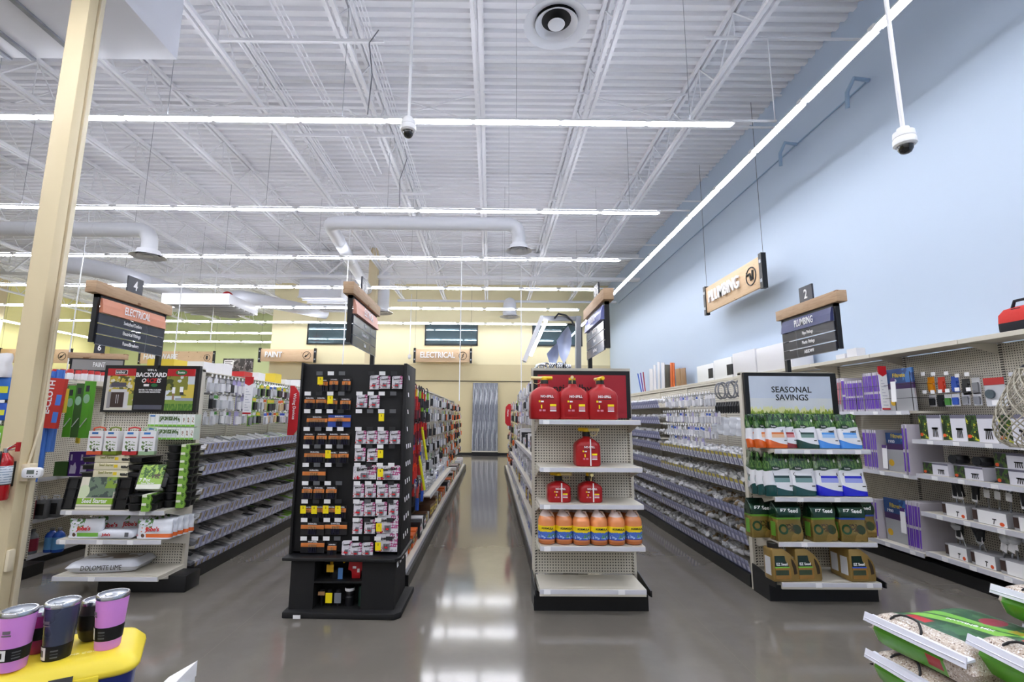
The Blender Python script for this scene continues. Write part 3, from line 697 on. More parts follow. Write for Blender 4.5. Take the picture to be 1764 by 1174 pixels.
nth = ['first', 'second', 'third', 'fourth', 'fifth', 'sixth', 'seventh', 'eighth', 'ninth', 'tenth', 'eleventh', 'twelfth']
for i, px in enumerate((943.5, 973.5, 1004, 1034.5, 1065, 1094.5)):
    yy = 4.50 - (.03 if 1 < i < 5 else 0)
    J.put((at(px, 930, yy-.07)[0], yy, .562), (-.1, .05, 0, .04, -.03, .1)[i], 'orange gallon jug with yellow and blue label, %s from left in the front row' % nth[i])
for i in range(5):
    J.put((.60+i*.165, 4.69, .562), .1*i, 'orange gallon jug standing behind, %s from left in the back row' % nth[i])

# ---- stand-up seed bags
def standbag(w, h, t, top=.1, seed=0):
    r = random.Random(seed); ph = [r.uniform(0, 6) for _ in range(6)]
    def ring(v):
        z = v*h; th = t*(1-max(0, (v-.05))**2.2)*.98+.004; ww = w*(1-.05*math.sin(PI*v)) if v > .04 else w*.95
        pts = []; n = 22
        for i in range(n):
            a = 2*PI*i/n; c, s_ = math.cos(a), math.sin(a)
            x = ww/2*math.copysign(abs(c)**.35, c); y = th/2*math.copysign(abs(s_)**.8, s_)
            y += .006*math.sin(9*x/w*2+ph[0]+v*5)*(v*.9) + .005*math.sin(14*v+ph[1]+x*20)
            pts.append((x+.006*math.sin(3*v+ph[2]), y, z+.006*math.sin(6*x/w+ph[3])*v))
        return pts
    return MB().rings([ring(v) for v in (0, .02, .07, .15, .25, .36, .48, .6, .72, .83, .92, .97, 1)])
def seedmat(name, h, w, low, band, pale):
    def fn(x, y, z, N):
        cur = (x/w+.5)
        zz = z/h
        return [(zz > .60+(x/w)*.06+((x/w)*(x/w))*.2*0+(N(16, 2)-.5)*.04, (44, 84, 40)), ((zz > .63) & (N(90, 3, (1, 1, .25)) > .52), (96, 134, 66)), ((zz > .8) & (N(60, 3, (1, 1, .3)) > .5), (22, 44, 24)),
                ((zz < .40) & (zz > .30) & ((x/w+.03).abs() < .30), pale), ((zz < .455) & (zz > .40) & ((x/w+.03).abs() < .30), band),
                (zz < .10+(.5-x/w)*(.5-x/w)*.16, low), ((zz < .23) & (zz > .205) & ((x/w-.3).abs() < .07), (40, 44, 44)),
                (((x/w-.28)*(x/w-.28)*1.4+(zz-.80)*(zz-.80)) < .0018, (220, 224, 214))]
    return pat(name, (226, 228, 234), fn, r=.2, coat=.3)
seed_or = seedmat('bag_orange', .26, .2, (206, 92, 30), (222, 120, 60), (236, 190, 150))
seed_mr = seedmat('bag_maroon', .26, .2, (130, 30, 36), (150, 40, 44), (200, 130, 130))
seed_gn = seedmat('bag_green', .26, .2, (20, 62, 56), (40, 66, 60), (110, 140, 132))
seed_bl = seedmat('bag_light_blue', .26, .2, (60, 132, 214), (80, 150, 226), (150, 190, 236))
seed_gn2 = seedmat('bag_green_large', .34, .24, (14, 66, 66), (30, 58, 58), (112, 146, 146))
seed_db = seedmat('bag_deep_blue', .34, .24, (16, 22, 190), (30, 34, 190), (150, 160, 226))
side_print = mat('side_print', (206, 208, 212), .4)
def seedbag(m, w, h, t, words_, seed):
    r = thing('grass_seed_bag', 'x', 'seed bag')
    standbag(w, h, t, seed=seed).build('pouch', m, r, smooth=True, angle=70)
    f = -t*.44
    for s, z, sz in words_: text(s, sz, txt_black, r, (-.01, f-.004+ (z/h)*.016, z), (PI/2-.12, 0, 0), bold=.02, sx=.95)
    MB().lathe([(.001, 0), (w*.2, 0), (w*.2, .001), (.001, .001)], 18, sy=.38).build('brand_oval', mat('oval_green', (18, 50, 30), .4), r, loc=(-w*.2, f+.004, h*.625), rot=(PI/2-.1, 0, 0))
    text('Scotts', w*.085, txt_white, r, (-w*.2, f-.0015, h*.625), (PI/2-.1, 0, 0))
    return Proto(r)
def P3(px, py, y): return at(px, py, y)[0]
sb = {'o': seedbag(seed_or, .2, .26, .085, [('Grass Seed', .128, .03)], 1), 'm': seedbag(seed_mr, .2, .26, .085, [('Grass Seed', .128, .03)], 2),
      'g': seedbag(seed_gn, .2, .26, .085, [('Grass Seed', .128, .03)], 3), 'b': seedbag(seed_bl, .2, .26, .085, [('Grass Seed', .128, .03)], 4)}
LB = {'o': 'orange based', 'm': 'maroon based', 'g': 'dark green based', 'b': 'light blue based'}
for i, (k, px, yy, rz, w_) in enumerate((('o', 1309, 4.86, .35, 'farthest left, turned'), ('o', 1322, 4.80, .5, 'second from left, leaning'), ('o', 1345, 4.745, .12, 'third from left, nearest the shelf edge'), ('m', 1362, 4.79, 0, 'half behind the orange one'),
                                        ('g', 1397, 4.75, 0, 'in the middle of the top shelf'), ('b', 1433, 4.75, .03, 'left of the blue pair'), ('b', 1471, 4.74, -.05, 'right of the blue pair'))):
    sb[k].put((P3(px, 770, yy-.05), yy, 1.374), (-.10, 0, rz), '%s grass seed bag %s' % (LB[k], w_), scale=(1.05, 1, 1.25))
for i in range(5): sb['g'].put((2.83+i*.17, 4.93, 1.374), (-.03, 0, .1*(-1)**i), 'grass seed bag in the back row of the top shelf, %s from left' % nth[i], scale=(1, 1, 1.25))
s2 = {'g': seedbag(seed_gn2, .235, .34, .11, [('Grass Seed', .165, .038)], 5), 'b': seedbag(seed_db, .235, .34, .11, [('Grass Seed', .165, .038)], 6)}
for i, (k, px, yy, rz, w_) in enumerate((('g', 1309, 4.93, 1.25, 'seen edge on, farthest left'), ('g', 1320, 4.86, 1.2, 'seen edge on, second from left'), ('g', 1334, 4.79, 1.15, 'seen edge on, beside the front facing one'),
                                        ('g', 1352, 4.735, .05, 'front facing, left one of the green pair'), ('g', 1391, 4.735, .02, 'front facing, right one of the green pair'), ('b', 1436, 4.735, 0, 'left one of the blue pair'), ('b', 1478, 4.735, -.04, 'right one of the blue pair'))):
    s2[k].put((P3(px, 850, yy-.06), yy, .942), (-.09, 0, rz), 'large %s grass seed bag %s' % ('dark green based' if k == 'g' else 'deep blue based', w_), scale=(1.08, 1, 1.16))
# gold seed bags (block bottom) and gold jugs
def goldmat(name, stripe):
    return pat(name, (142, 120, 60), lambda x, y, z, N: [(N(9, 3) > .6, (176, 146, 78)), (z > .172, (20, 58, 38)), ((z > .163) & (z < .177), stripe), (z > .255, (20, 40, 30)),
        ((((x+.055)*(x+.055)+(z-.09)*(z-.09)).sqrt()-.03).abs() < .008, (40, 84, 44)), ((((x-.05)*(x-.05)+(z-.09)*(z-.09)).sqrt()) < .034, (56, 72, 40)), (((x).abs() < .03) & ((z-.1).abs() < .03) & (N(70, 2) > .5), (92, 66, 40))], r=.2, metal=.6, coat=.6, bump=.12, bscale=14)
gold_g = goldmat('gold_pouch_green', (110, 176, 50)); gold_b = goldmat('gold_pouch_blue', (50, 84, 190))
def goldbag(m, seed):
    r = thing('seed_repair_bag', 'x', 'seed bag')
    w, d, h = .2, .12, .3; rr = random.Random(seed); mb = MB()
    secs = []
    for v in (0, .03, .2, .5, .7, .8, .88, .95, 1):
        k = 1 if v < .75 else 1-(v-.75)/.25*.92
        secs.append([(x*(1+.02*math.sin(8*v+seed)), y*k+.01*math.sin(5*v*2+x*30), v*h) for x, y in rrect(w, d, .012)])
    mb.rings(secs).build('pouch', m, r, smooth=True, angle=40)
    text('EZ Seed', .042, txt_white, r, (0, -d/2-.004, .228), FRONT, bold=.02)
    MB().box(-w/2-.0015, -w/2+.003, -.03, .03, .02, .14).build('side_label', mat('lime_print', (96, 150, 50), .4), r)
    return Proto(r)
gb = goldbag(gold_g, 1); gbb = goldbag(gold_b, 2)
for i, (P, px, yy, lab) in enumerate(((gb, 1318, 4.86, 'gold and green seed pouch at the far left of its shelf, set back'), (gb, 1362, 4.72, 'gold and green seed pouch, shiny, left of centre on its shelf'), (gb, 1422, 4.72, 'gold and green seed pouch right of centre on its shelf'),
                                      (gbb, 1473, 4.72, 'gold seed pouch with blue stripe, in front at right'), (gbb, 1490, 4.88, 'gold seed pouch with blue stripe, behind at the far right'))):
    P.put((P3(px, 930, yy-.06), yy, .547), (-.02, 0, (.0, .06, .08, -.03, 0)[i]), lab, scale=(1.2, 1.1, 1.17))
jug_gold = mat('gold_plastic', (160, 132, 76), .3, metal=.45)
def goldjug(stripe):
    r = thing('seed_shaker_jug', 'x', 'jug'); w, d, h = .2, .115, .235
    out = [(-.095, 0), (.095, 0), (.1, .02), (.1, .09), (.085, .14), (.05, .19), (.0, .228), (-.02, .235), (-.092, .235), (-.1, .225), (-.1, .02)]
    hole = MB().prism(out, -d/2, d/2, 'y').build('body', jug_gold, r, bevel=.012, seg=2)
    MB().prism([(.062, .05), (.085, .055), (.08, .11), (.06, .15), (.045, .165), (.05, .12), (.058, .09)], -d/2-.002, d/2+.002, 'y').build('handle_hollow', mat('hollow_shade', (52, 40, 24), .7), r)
    MB().lathe([(.001, 0), (.048, 0), (.048, .035), (.044, .04), (.001, .04)], 20).build('cap', cap_blk, r, loc=(-.045, 0, .233), smooth=True)
    lm = pat('jug_front_'+('g' if stripe[1] > 100 else 'b'), (150, 110, 48), lambda x, y, z, N: [(z > .105, (16, 44, 36)), ((z > .098) & (z < .107), stripe), ((((z-.065).abs()) < .018) & (((x+.03).abs()) < .05), (50, 66, 44))], r=.2, coat=.5)
    lb = MB().prism([(-.082, .02), (.035, .02), (.035, .09), (.018, .12), (-.0, .15), (-.005, .185), (-.082, .185)], -d/2-.0035, -d/2+.001, 'y').build('label', lm, r)
    text('EZ Seed', .026, txt_white, lb, (-.03, -d/2-.005, .125), FRONT, bold=.02)
    MB().box(-.103, -.099, -.035, .035, .04, .17).build('side_label', side_print, r)
    return Proto(r)
gj = goldjug((120, 190, 60)); gjb = goldjug((50, 84, 200))
for i, (P, px, yy, lab) in enumerate(((gj, 1354, 4.72, 'gold shaker jug with green stripe, farthest left on the base shelf'), (gj, 1394, 4.735, 'gold shaker jug with green stripe, second on the base shelf'), (gjb, 1487, 4.73, 'gold shaker jug with blue stripe at the right of the base shelf'), (gjb, 1470, 4.86, 'gold shaker jug set back at the right of the base shelf'))):
    P.put((P3(px, 1000, yy-.06), yy, .202), .06, lab, scale=(1.22, 1.15, 1.2))
# ================================================================ BATTERY RACK
t = thing('battery_rack', 'tall black wooden rack hung with batteries, on a stepped base', 'display rack', (-1.24, 4.62, 0))
TY = 4.45-4.62                                                   # tower front face
MB().box(-.47, .45, TY, .30, .49, 2.115).build('tower', matte_black, t, bevel=.004)
for a_, b_ in ((-.485, -.465), (.445, .475)): MB().box(a_, b_, TY-.03, .31, .47, 2.125).build('side_board', matte_black, t, bevel=.004)
MB().prism([(-.50, -.30), (.45, -.32), (.49, -.26), (.50, .36), (-.5, .36)], .445, .475, 'z').build('tray', black, t, bevel=.008)
cb = MB().box(-.44, -.24, -.24, .30, .05, .445).box(.16, .44, -.24, .30, .05, .445).box(-.24, .16, -.0, .30, .05, .445).box(-.24, .16, -.235, 0, .255, .27)
cb.build('cabinet', matte_black, t)
MB().prism([(-.47, -.30), (.46, -.33), (.51, -.28), (.52, .34), (-.47, .36)], 0, .05, 'z').build('base_plate', matte_black, t, bevel=.01)
RX, RY = -1.24, 4.62
def tagp(x, y, z, m, w=.055, h=.034, par=t, name='price_tag', rz=0):
    o = MB().box(-w/2, w/2, -.002, 0, -h/2, h/2).build(name, m, par, loc=(x-RX, y-RY, z), rot=(.12, 0, rz)); return o
def zp(zx, zy, oy=610): return 490+zx/4.89, oy+zy/4.89
for oy, rows in ((610, (160, 330, 478, 628, 775, 930, 1083)), (840, (112, 268, 424))):
    for j, ry in enumerate(rows):
        for k, rx in enumerate((205, 300, 395, 488, 640, 735, 828, 925)):
            px, py = zp(rx-(ry+(0 if oy == 610 else 1125))*.028+2, ry, oy); x, z = at(px, py, 4.41)
            c = rnd.random()
            if k in (1, 3, 5, 7) and c < .75: m = tag_grey if c < .35 else mat('tag_dark', (44, 45, 48), .5)
            else: m = tag_white
            if ry == 160 and k in (0, 4): continue
            tagp(x, 4.405, z, m)
tagp(at(514, 1058, 4.31)[0], 4.275, .03, tag_white, .06, .03)
for j in range(10):
    z = 2.0-j*.155
    for k in range(3 if j > 3 else 1): MB().box(0, .002, -.02, .02, -.02, .02).build('price_tag', tag_white, t, loc=(.478, -.1+k*.1+.0, z), rot=(0, -.1, 0))
for k in range(4): MB().box(0, .002, -.03, .03, -.02, .02).build('price_tag', tag_white, t, loc=(.452, -.2+k*.13, .40), rot=(0, -.1, 0))
# packs
copper = mat('battery_copper', (214, 128, 66), .3, metal=.4); cell_m = mat('battery_cell_dark', (34, 34, 52), .25, metal=.3); cell_c = mat('battery_cell_copper', (190, 140, 96), .3, metal=.5)
pack_blk = mat('pack_black', (20, 20, 24), .35); pack_slv = pat('pack_silver', (212, 210, 216), lambda x, y, z, N: [(N(40, 3) > .6, (170, 168, 180)), ((x > .022) & (z > .04) & (N(60, 2) > .5), (170, 60, 120)), ((z < .045) & (x < .01) & (N(45, 2) > .52), (190, 26, 44))], r=.3)
cell_s = mat('battery_cell_silver', (150, 150, 158), .3, metal=.6); pblue = mat('pack_blue', (40, 70, 150), .35)
def cpack(w, h, n, head=pack_blk, rows=1):
    r = thing('battery_pack', 'x', 'battery pack')
    MB().box(-w/2, w/2, 0, .004, 0, h).build('card', head, r)
    MB().box(-w/2+.001, w/2-.001, -.006, .001, h*.46, h*.76).build('copper_band', copper, r, bevel=.002, seg=1)
    c = MB(); cw = min(.0145, w*.86/n)
    for i in range(n):
        x = (i-(n-1)/2)*cw; c.lathe([(.001, 0), (cw*.44, 0), (cw*.44, h*.42), (.001, h*.42)], 8, c=(x, -.009, h*.06)); c.lathe([(.001, 0), (cw*.44, 0), (cw*.44, h*.2), (.001, h*.2)], 8, m=1, c=(x, -.010, h*.48))
    c.build('cells', [cell_m, cell_c], r, smooth=True)
    text('DURACELL', min(.016, w*.15), txt_white, r, (0, -.0065, h*.86), FRONT, bold=.02)
    return Proto(r)
def epack(w, h, n):
    r = thing('battery_pack', 'x', 'battery pack')
    MB().prism([(-w/2, 0), (w/2, 0), (w/2, h*.93), (w/2-.01, h), (-w/2+.008, h*.97), (-w/2, h*.9)], 0, .004, 'y').build('card', pack_slv, r)
    c = MB(); cw = min(.0145, w*.8/n)
    for i in range(n): c.lathe([(.001, 0), (cw*.44, 0), (cw*.44, h*.36), (.001, h*.36)], 8, c=((i-(n-1)/2)*cw, -.008, h*.08), m=0)
    c.box(-cw*.9, cw*.9, -.0165, -.015, h*.2, h*.3, 1)
    c.build('cells', [cell_s, print_red], r, smooth=True)
    text('Energizer', w*.19, txt_black, r, (0, -.004, h*.74), (PI/2, -.12, 0), bold=.03, shear=.2)
    return Proto(r)
DP = {'n': cpack(.095, .108, 4), 'w': cpack(.188, .108, 10), 'v': cpack(.205, .108, 5), 'B': cpack(.2, .108, 4, pblue), 't': cpack(.08, .115, 2)}
EPk = {'n': epack(.094, .116, 3), 'w': epack(.2, .122, 5), 't': epack(.085, .13, 2), 'W': epack(.185, .15, 4)}
def yt(zx, zy, oy=610):
    x, z = at(*zp(zx, zy, oy), 4.38); o = tagp(x, 4.372, z, yellow_tag, .048, .068, name='sale_tag')
    text('2', .022, txt_black, o, (0, -.0022, .016), FRONT, bold=.02)
ordr = ['top', 'second', 'third', 'fourth', 'fifth', 'sixth', 'seventh', 'eighth', 'ninth', 'bottom']
def place(kind, D, zx, zy, row, n, oy=610, side='left'):
    x, z = at(*zp(zx, zy, oy), 4.40)
    h = .108
    yy = 4.425-rnd.random()*.02
    D[kind].put((x, yy, z-h-.005), (-.03, 0, rnd.uniform(-.05, .05)), '%s battery pack, %s of the %s side, %s row of the black rack' % ('copper and black' if D is DP else 'silver and red', nth[n], side, ordr[row]))
drows = [[('t', 325, 205), ('t', 412, 198), ('t', 518, 200)], [('n', 210, 350), ('n', 305, 350), ('n', 400, 360), ('n', 515, 360)], [('w', 272, 510), ('B', 460, 505)],
         [('n', 208, 655), ('n', 310, 655), ('n', 412, 655), ('n', 505, 655)], [('w', 250, 805), ('n', 400, 810), ('n', 497, 808)], [('v', 247, 958)], [('n', 190, 1105), ('n', 290, 1105), ('n', 395, 1105)]]
for r_, row in enumerate(drows):
    for n, (k, x, y) in enumerate(row): place(k, DP, x, y, r_, n)
for r_, row in enumerate([[('n', 190, 145), ('n', 285, 145), ('n', 385, 145), ('n', 470, 145)], [('v', 232, 285), ('v', 425, 285)], [('v', 232, 437), ('t', 395, 468)]]):
    for n, (k, x, y) in enumerate(row): place(k, DP, x, y, r_+7, n, 840)
erows = [[('t', 757, 188), ('n', 845, 182), ('n', 948, 182)], [('n', 653, 340), ('n', 755, 345)], [], [('n', 640, 645), ('n', 735, 645), ('n', 830, 645), ('n', 928, 645)],
         [('n', 635, 790), ('n', 740, 795)], [('w', 675, 942), ('w', 878, 945)], [('n', 622, 1095), ('n', 722, 1095), ('n', 825, 1095), ('n', 922, 1095)]]
for r_, row in enumerate(erows):
    for n, (k, x, y) in enumerate(row): place(k, EPk, x, y, r_, n, side='right')
for r_, row in enumerate([[('t', 625, 125), ('n', 718, 125), ('n', 818, 122), ('t', 915, 120)], [('t', 612, 275), ('n', 715, 275), ('W', 868, 270)], [('t', 525, 460), ('n', 603, 465), ('n', 700, 462), ('W', 858, 425)]]):
    for n, (k, x, y) in enumerate(row): place(k, EPk, x, y, r_+7, n, 840, 'right')
for q in ((305, 222), (388, 382), (370, 840), (818, 530), (810, 838), (810, 996)): yt(*q)
for q in ((160, 180), (253, 183), (350, 180), (453, 183), (798, 330), (790, 490)): yt(*q, 840)
# goods in the cabinet cubbies
lan_y = mat('lantern_yellow', (226, 176, 30), .35)
t2 = thing('work_light', 'yellow handled lantern in the upper cubby of the black rack', 'lantern', (-1.33, 4.50, .27))
MB().lathe([(.001, 0), (.05, 0), (.05, .05), (.035, .07), (.001, .07)], 16).build('lamp_head', pack_blk, t2, smooth=True)
MB().tube([(-.045, 0, .05), (-.045, 0, .13), (-.02, 0, .15), (.05, 0, .15), (.07, 0, .12)], .014, 8).build('carry_handle', lan_y, t2, smooth=True)
MB().box(-.07, -.01, -.056, -.05, .055, .115).build('hang_card', lan_y, t2); MB().box(.03, .07, -.056, -.05, .0, .09).build('info_card', mat('card_blue', (90, 140, 200), .4), t2)
t2 = thing('work_light', 'red packaged work light in the upper cubby of the black rack', 'lantern', (-1.15, 4.50, .27))
MB().prism([(-.035, 0), (.035, 0), (.04, .06), (.07, .07), (.065, .14), (.03, .145), (.02, .155), (-.02, .155), (-.03, .145), (-.065, .14), (-.07, .07), (-.04, .06)], -.04, .02, 'y').build('package', red_m, t2, bevel=.004)
MB().box(-.03, .0, -.0425, -.0405, .08, .1).box(.01, .03, -.0425, -.0405, .05, .08).build('print', txt_white, t2)
t2 = thing('lantern', 'dark green cylinder lantern in the lower cubby of the black rack', 'lantern', (-1.09, 4.48, .05))
MB().lathe([(.001, 0), (.034, 0), (.035, .13), (.03, .16), (.001, .165)], 18).build('body', mat('lantern_green', (22, 50, 42), .4), t2, smooth=True)
t2 = thing('lantern', 'black camping lantern with pale collar in the lower cubby', 'lantern', (-1.20, 4.48, .05))
MB().lathe([(.001, 0), (.038, 0), (.038, .07), (.03, .08), (.03, .12), (.04, .13), (.04, .15), (.001, .16)], 18).build('body', pack_blk, t2, smooth=True)
MB().lathe([(.0395, .12), (.0415, .125), (.0415, .14), (.0395, .145)], 18).build('collar', tag_white, t2)
for i, (x, m, w_) in enumerate(((-1.43, mat('card_kraft', (160, 120, 80), .6), 'kraft'), (-1.365, yellow_tag, 'yellow'), (-1.29, mat('card_grey', (120, 124, 134), .4), 'grey'))):
    t2 = thing('torch', 'small flashlight with %s card in the lower cubby of the black rack' % w_, 'flashlight', (x, 4.46, .05))
    MB().lathe([(.001, 0), (.012, 0), (.012, .09), (.02, .11), (.02, .13), (.001, .13)], 12).build('body', pack_blk, t2, smooth=True)
    MB().box(-.028, .028, -.024, -.021, .03 if i else .09, .11 if i else .12).build('info_card', m, t2)

# ================================================================ HANGING PACKS AND BINS
def hpack(name, w, h, d, cols, header=.25):
    """blister card facing -y, hung from its top: card, bubble, printed head"""
    mb = MB().box(-w/2, w/2, -.002, .002, -h, 0, 0)
    mb.box(-w/2+.001, w/2-.001, -.0035, -.002, -h*header, -.002, 1)
    mb.prism([(-w*.36, -h*.93), (w*.36, -h*.93), (w*.40, -h*.86), (w*.36, -h*(header+.08)), (-w*.36, -h*(header+.08)), (-w*.4, -h*.8)], -d, -.003, 'y', 2)
    mb.box(-.012, .012, -.001, .001, 0, .012, 0)
    return mb.mesh(name, cols)
C = lambda n, c, r=.4: mat('goods_'+n, c, r)
wht, lgr, grn, lav, ylw, gry, dk, org, blu, brn, red_, clr, lime, tan = (C('white', (222, 222, 226)), C('light_grey', (180, 182, 186)), C('green', (70, 140, 56)), C('lavender', (168, 162, 206)), C('yellow', (222, 196, 60)), C('grey', (130, 132, 138)),
    C('dark', (36, 38, 42)), C('orange', (214, 100, 40)), C('blue', (40, 84, 180)), C('brown', (110, 78, 56)), C('red', (186, 40, 40)), C('clear_plastic', (200, 202, 208), .15), C('lime', (130, 190, 60)), C('tan', (186, 164, 128)))
V = {k: hpack('hanging_pack', w, h, d, c) for k, (w, h, d, c) in {
    'wg': (.062, .135, .03, [wht, grn, lgr]), 'w': (.06, .135, .025, [wht, wht, clr]), 'lv': (.062, .135, .02, [lav, lav, wht]), 'yg': (.062, .135, .025, [lime, ylw, dk]), 'ow': (.06, .135, .02, [wht, org, tan]),
    'dk': (.06, .13, .03, [dk, gry, dk]), 'gl': (.06, .14, .02, [lime, wht, gry]), 'bl': (.062, .13, .025, [wht, blu, clr]), 'br': (.065, .13, .03, [dk, brn, org]), 'rd': (.065, .14, .03, [red_, red_, dk]), 'gr': (.062, .135, .02, [gry, lgr, wht])}.items()}
def rowz(name, label, cat, group, x, ys, z, keys, rz, jit=.01, sc=(1, 1, 1), tg=True, V_=None):
    V_ = V_ or V
    for i, yy in enumerate(ys):
        k = keys(i, yy)
        if k is None: continue
        o = obj(name, V_[k], None, (x+rnd.uniform(-jit, jit), yy+rnd.uniform(-.006, .006), z+rnd.uniform(-.008, .004)), (rnd.uniform(-.03, .03), 0, rz+rnd.uniform(-.08, .08)))
        s = rnd.uniform(.92, 1.08); o.scale = (sc[0]*s, sc[1], sc[2]*s); tag(o, label, cat, group)
def fr(a, b, s):
    out = []; 
    while a < b: out.append(a); a += s
    return out
hookm = MB().tube([(0, .26, 0), (0, 0, 0), (0, -.012, .012)], .003, 5).box(-.014, .014, -.016, -.013, -.004, .026, 1).mesh('hook', [chrome, tag_white])
def hooks(par_label, x, ys, z, rz, group):
    for yy in ys:
        tag(obj('peg_hook', hookm, None, (x, yy, z), (0, 0, rz)), par_label, 'hook', group)
q4 = ['first', 'second', 'third']
for i, z in enumerate((2.045, 1.865, 1.685)):
    ys = fr(5.34, 10.9, .082)
    pal = lambda j, yy: (rnd.choice(['wg', 'w', 'w', 'gr', 'dk']) if yy < 5.75 else rnd.choice(['lv', 'lv', 'w', 'gr']) if yy < 6.15 else rnd.choice(['gl', 'gl', 'yg', 'w']) if yy < 6.6 else rnd.choice(['yg', 'yg', 'ow', 'bl']) if yy < 7.3 else rnd.choice(['gr', 'w', 'gl']))
    rowz('hanging_pack', 'small carded electrical part hanging in the %s row of the left gondola' % q4[i], 'hanging pack', 'carded parts, %s row, left gondola' % q4[i], -3.06, ys, z, pal, PI/2, .03, (1.3, 1.2, 1.12))
    hooks('wire hook with a white tag above the %s row of carded parts, left gondola' % q4[i], -3.06, fr(5.34, 8.2, .082), z+.018, PI/2, 'peg hooks %s row left gondola' % q4[i])
# bagged fittings lying in the bins
def lump(seed, L, w, h, ms):
    r = random.Random(seed); mb = MB()
    for k in range(3):
        a = r.uniform(-.01, .01)
        mb.prism([(-w*.5+a, 0), (w*.5+a, 0), (w*.42+a, h*.8), (w*.1+a, h), (-w*.38+a, h*.7)], -L/2+k*.02, L/2+k*.01, 'y', k % len(ms))
    q = mb.mesh('bin_goods', ms, recalc=True)
    for v in q.vertices: v.co += Vector((r.uniform(-.004, .004), r.uniform(-.008, .008), r.uniform(-.006, .006)))
    return q
LV = [lump(1, .2, .052, .035, [wht, clr]), lump(2, .22, .054, .03, [clr, lgr]), lump(3, .19, .05, .04, [gry, wht]), lump(4, .2, .052, .03, [dk, gry]), lump(5, .21, .055, .034, [wht, wht, lgr]), lump(6, .2, .05, .03, [lime, wht])]
def pipebit(seed, m):
    r = random.Random(seed); mb = MB()
    for k in range(3):
        p = Vector((r.uniform(-.012, .012), -.05+k*.055, .03+r.uniform(0, .02))); a = r.uniform(0, 3)
        d = Vector((math.cos(a), math.sin(a)*.6, r.uniform(-.2, .5)))*.03
        mb.tube([p-d, p, p+Vector((0, .028, .01))], .014+.003*k, 8)
    return mb.mesh('pipe_fitting', m, smooth=True)
PV = [pipebit(1, wht), pipebit(2, wht), pipebit(3, C('pvc_grey', (196, 196, 196))), pipebit(4, gry), pipebit(5, C('bronze', (150, 130, 100), .3)), pipebit(6, clr)]
sn = ['top', 'second', 'third', 'fourth', 'fifth', 'bottom']
for i, z in enumerate(G4Z):
    for j, yy in enumerate(fr(5.36, 11.3, .1)):
        for k in ((0,) if yy > 8 else (0, 1)):
            m = LV[rnd.choice([0, 1, 4, 0, 2] if yy < 6.6 else [0, 1, 2, 3, 4])] if not (yy > 7 and rnd.random() < .2) else LV[5]
            o = obj('bin_goods', m, None, (-3.16-.14*k, yy+rnd.uniform(-.01, .01), z+.05+.03*k+rnd.uniform(-.005, .015)), (rnd.uniform(.1, .35), 0, PI/2+rnd.uniform(-.12, .12)))
            o.scale = (1.7, 1, 1.1)
            tag(o, 'bagged part lying in the %s bin shelf of the left gondola' % sn[i], 'bagged part', 'bagged parts, %s bin shelf, left gondola' % sn[i])
for i, z in enumerate(G1Z):
    for j, yy in enumerate(fr(5.22, 11.0, .085)):
        for k in ((0,) if yy > 7.6 else (0, 1)):
            m = PV[rnd.choice([0, 1, 2, 5] if yy > 6.3 else ([4, 2, 1, 5] if i > 1 else [2, 5, 0, 5]))]
            o = obj('pipe_fitting', m, None, (2.73+.13*k, yy+rnd.uniform(-.02, .02), z+.055+.02*k+rnd.uniform(0, .012)), (0, 0, rnd.uniform(0, 6)))
            o.scale = (1.25,)*3
            tag(o, 'loose pipe fitting in the %s bin shelf of the plumbing gondola' % sn[i], 'pipe fitting', 'fittings, %s bin shelf, plumbing gondola' % sn[i])
for i, z in enumerate((1.81, 1.56, 1.33)):
    for yy in fr(7.7, 11.0, .11):
        o = obj('pipe_fitting', PV[rnd.choice([0, 1, 2])], None, (2.74, yy, z+.06), (0, 0, rnd.uniform(0, 6))); o.scale = (1.4,)*3
        tag(o, 'white pipe fitting in the %s high bin shelf behind the hanging rows' % q4[i], 'pipe fitting', 'fittings, %s high bin shelf' % q4[i])
# hanging rows on the near plumbing section
for i, z in enumerate((1.94, 1.72, 1.54, 1.40)):
    if i == 3: ys = fr(6.35, 7.55, .09)
    else: ys = fr(5.95 if i != 1 else 5.85, 7.6, .085)
    rowz('hanging_pack', 'small white carded plumbing part in the %s hanging row' % ['first', 'second', 'third', 'fourth'][i], 'hanging pack', 'white carded plumbing parts, row %s' % ['one', 'two', 'three', 'four'][i], 2.72, ys, z, lambda j, yy: rnd.choice(['w', 'w', 'bl', 'gr', 'lv']), -PI/2, .01)
    hooks('white tagged wire hook over the %s hanging row of the plumbing gondola' % ['first', 'second', 'third', 'fourth'][i], 2.67, ys, z+.018, -PI/2, 'plumbing peg hooks row %s' % nth[i])
MBc = MB(); 
for r_ in (.09, .098, .086): MBc.tube([(0.0, r_*math.cos(a*PI/9), r_*math.sin(a*PI/9)-.1) for a in range(19)], .005, 5)
coil = MBc.mesh('hose_coil', gry, smooth=True)
for j, yy in enumerate(fr(5.2, 5.95, .12)):
    o = obj('hose_coil', coil, None, (2.78-.02*(j % 2), yy, 2.08), (0, 0, PI/2+.5)); tag(o, 'looped grey supply hose hanging high on the plumbing gondola', 'hose', 'looped supply hoses')
coil2 = MB().tube([(.0, 0, 0), (.0, 0, -.05), (.03, .02, -.1), (-.01, .02, -.12), (-.02, 0, -.05), (0, .01, -.01)], .014, 6).mesh('hose_bundle', dk, smooth=True)
for j, yy in enumerate(fr(5.2, 5.95, .06)):
    tag(obj('hose_bundle', coil2, None, (2.74, yy, 1.84)), 'dark bundled tube hanging under the looped hoses', 'hose', 'dark bundled tubes')
polyb = [standbag(.15, .2, .05, seed=k).mesh('clear_bag', [C('poly_bag', (196, 200, 208), .12)], smooth=True) for k in range(2)]
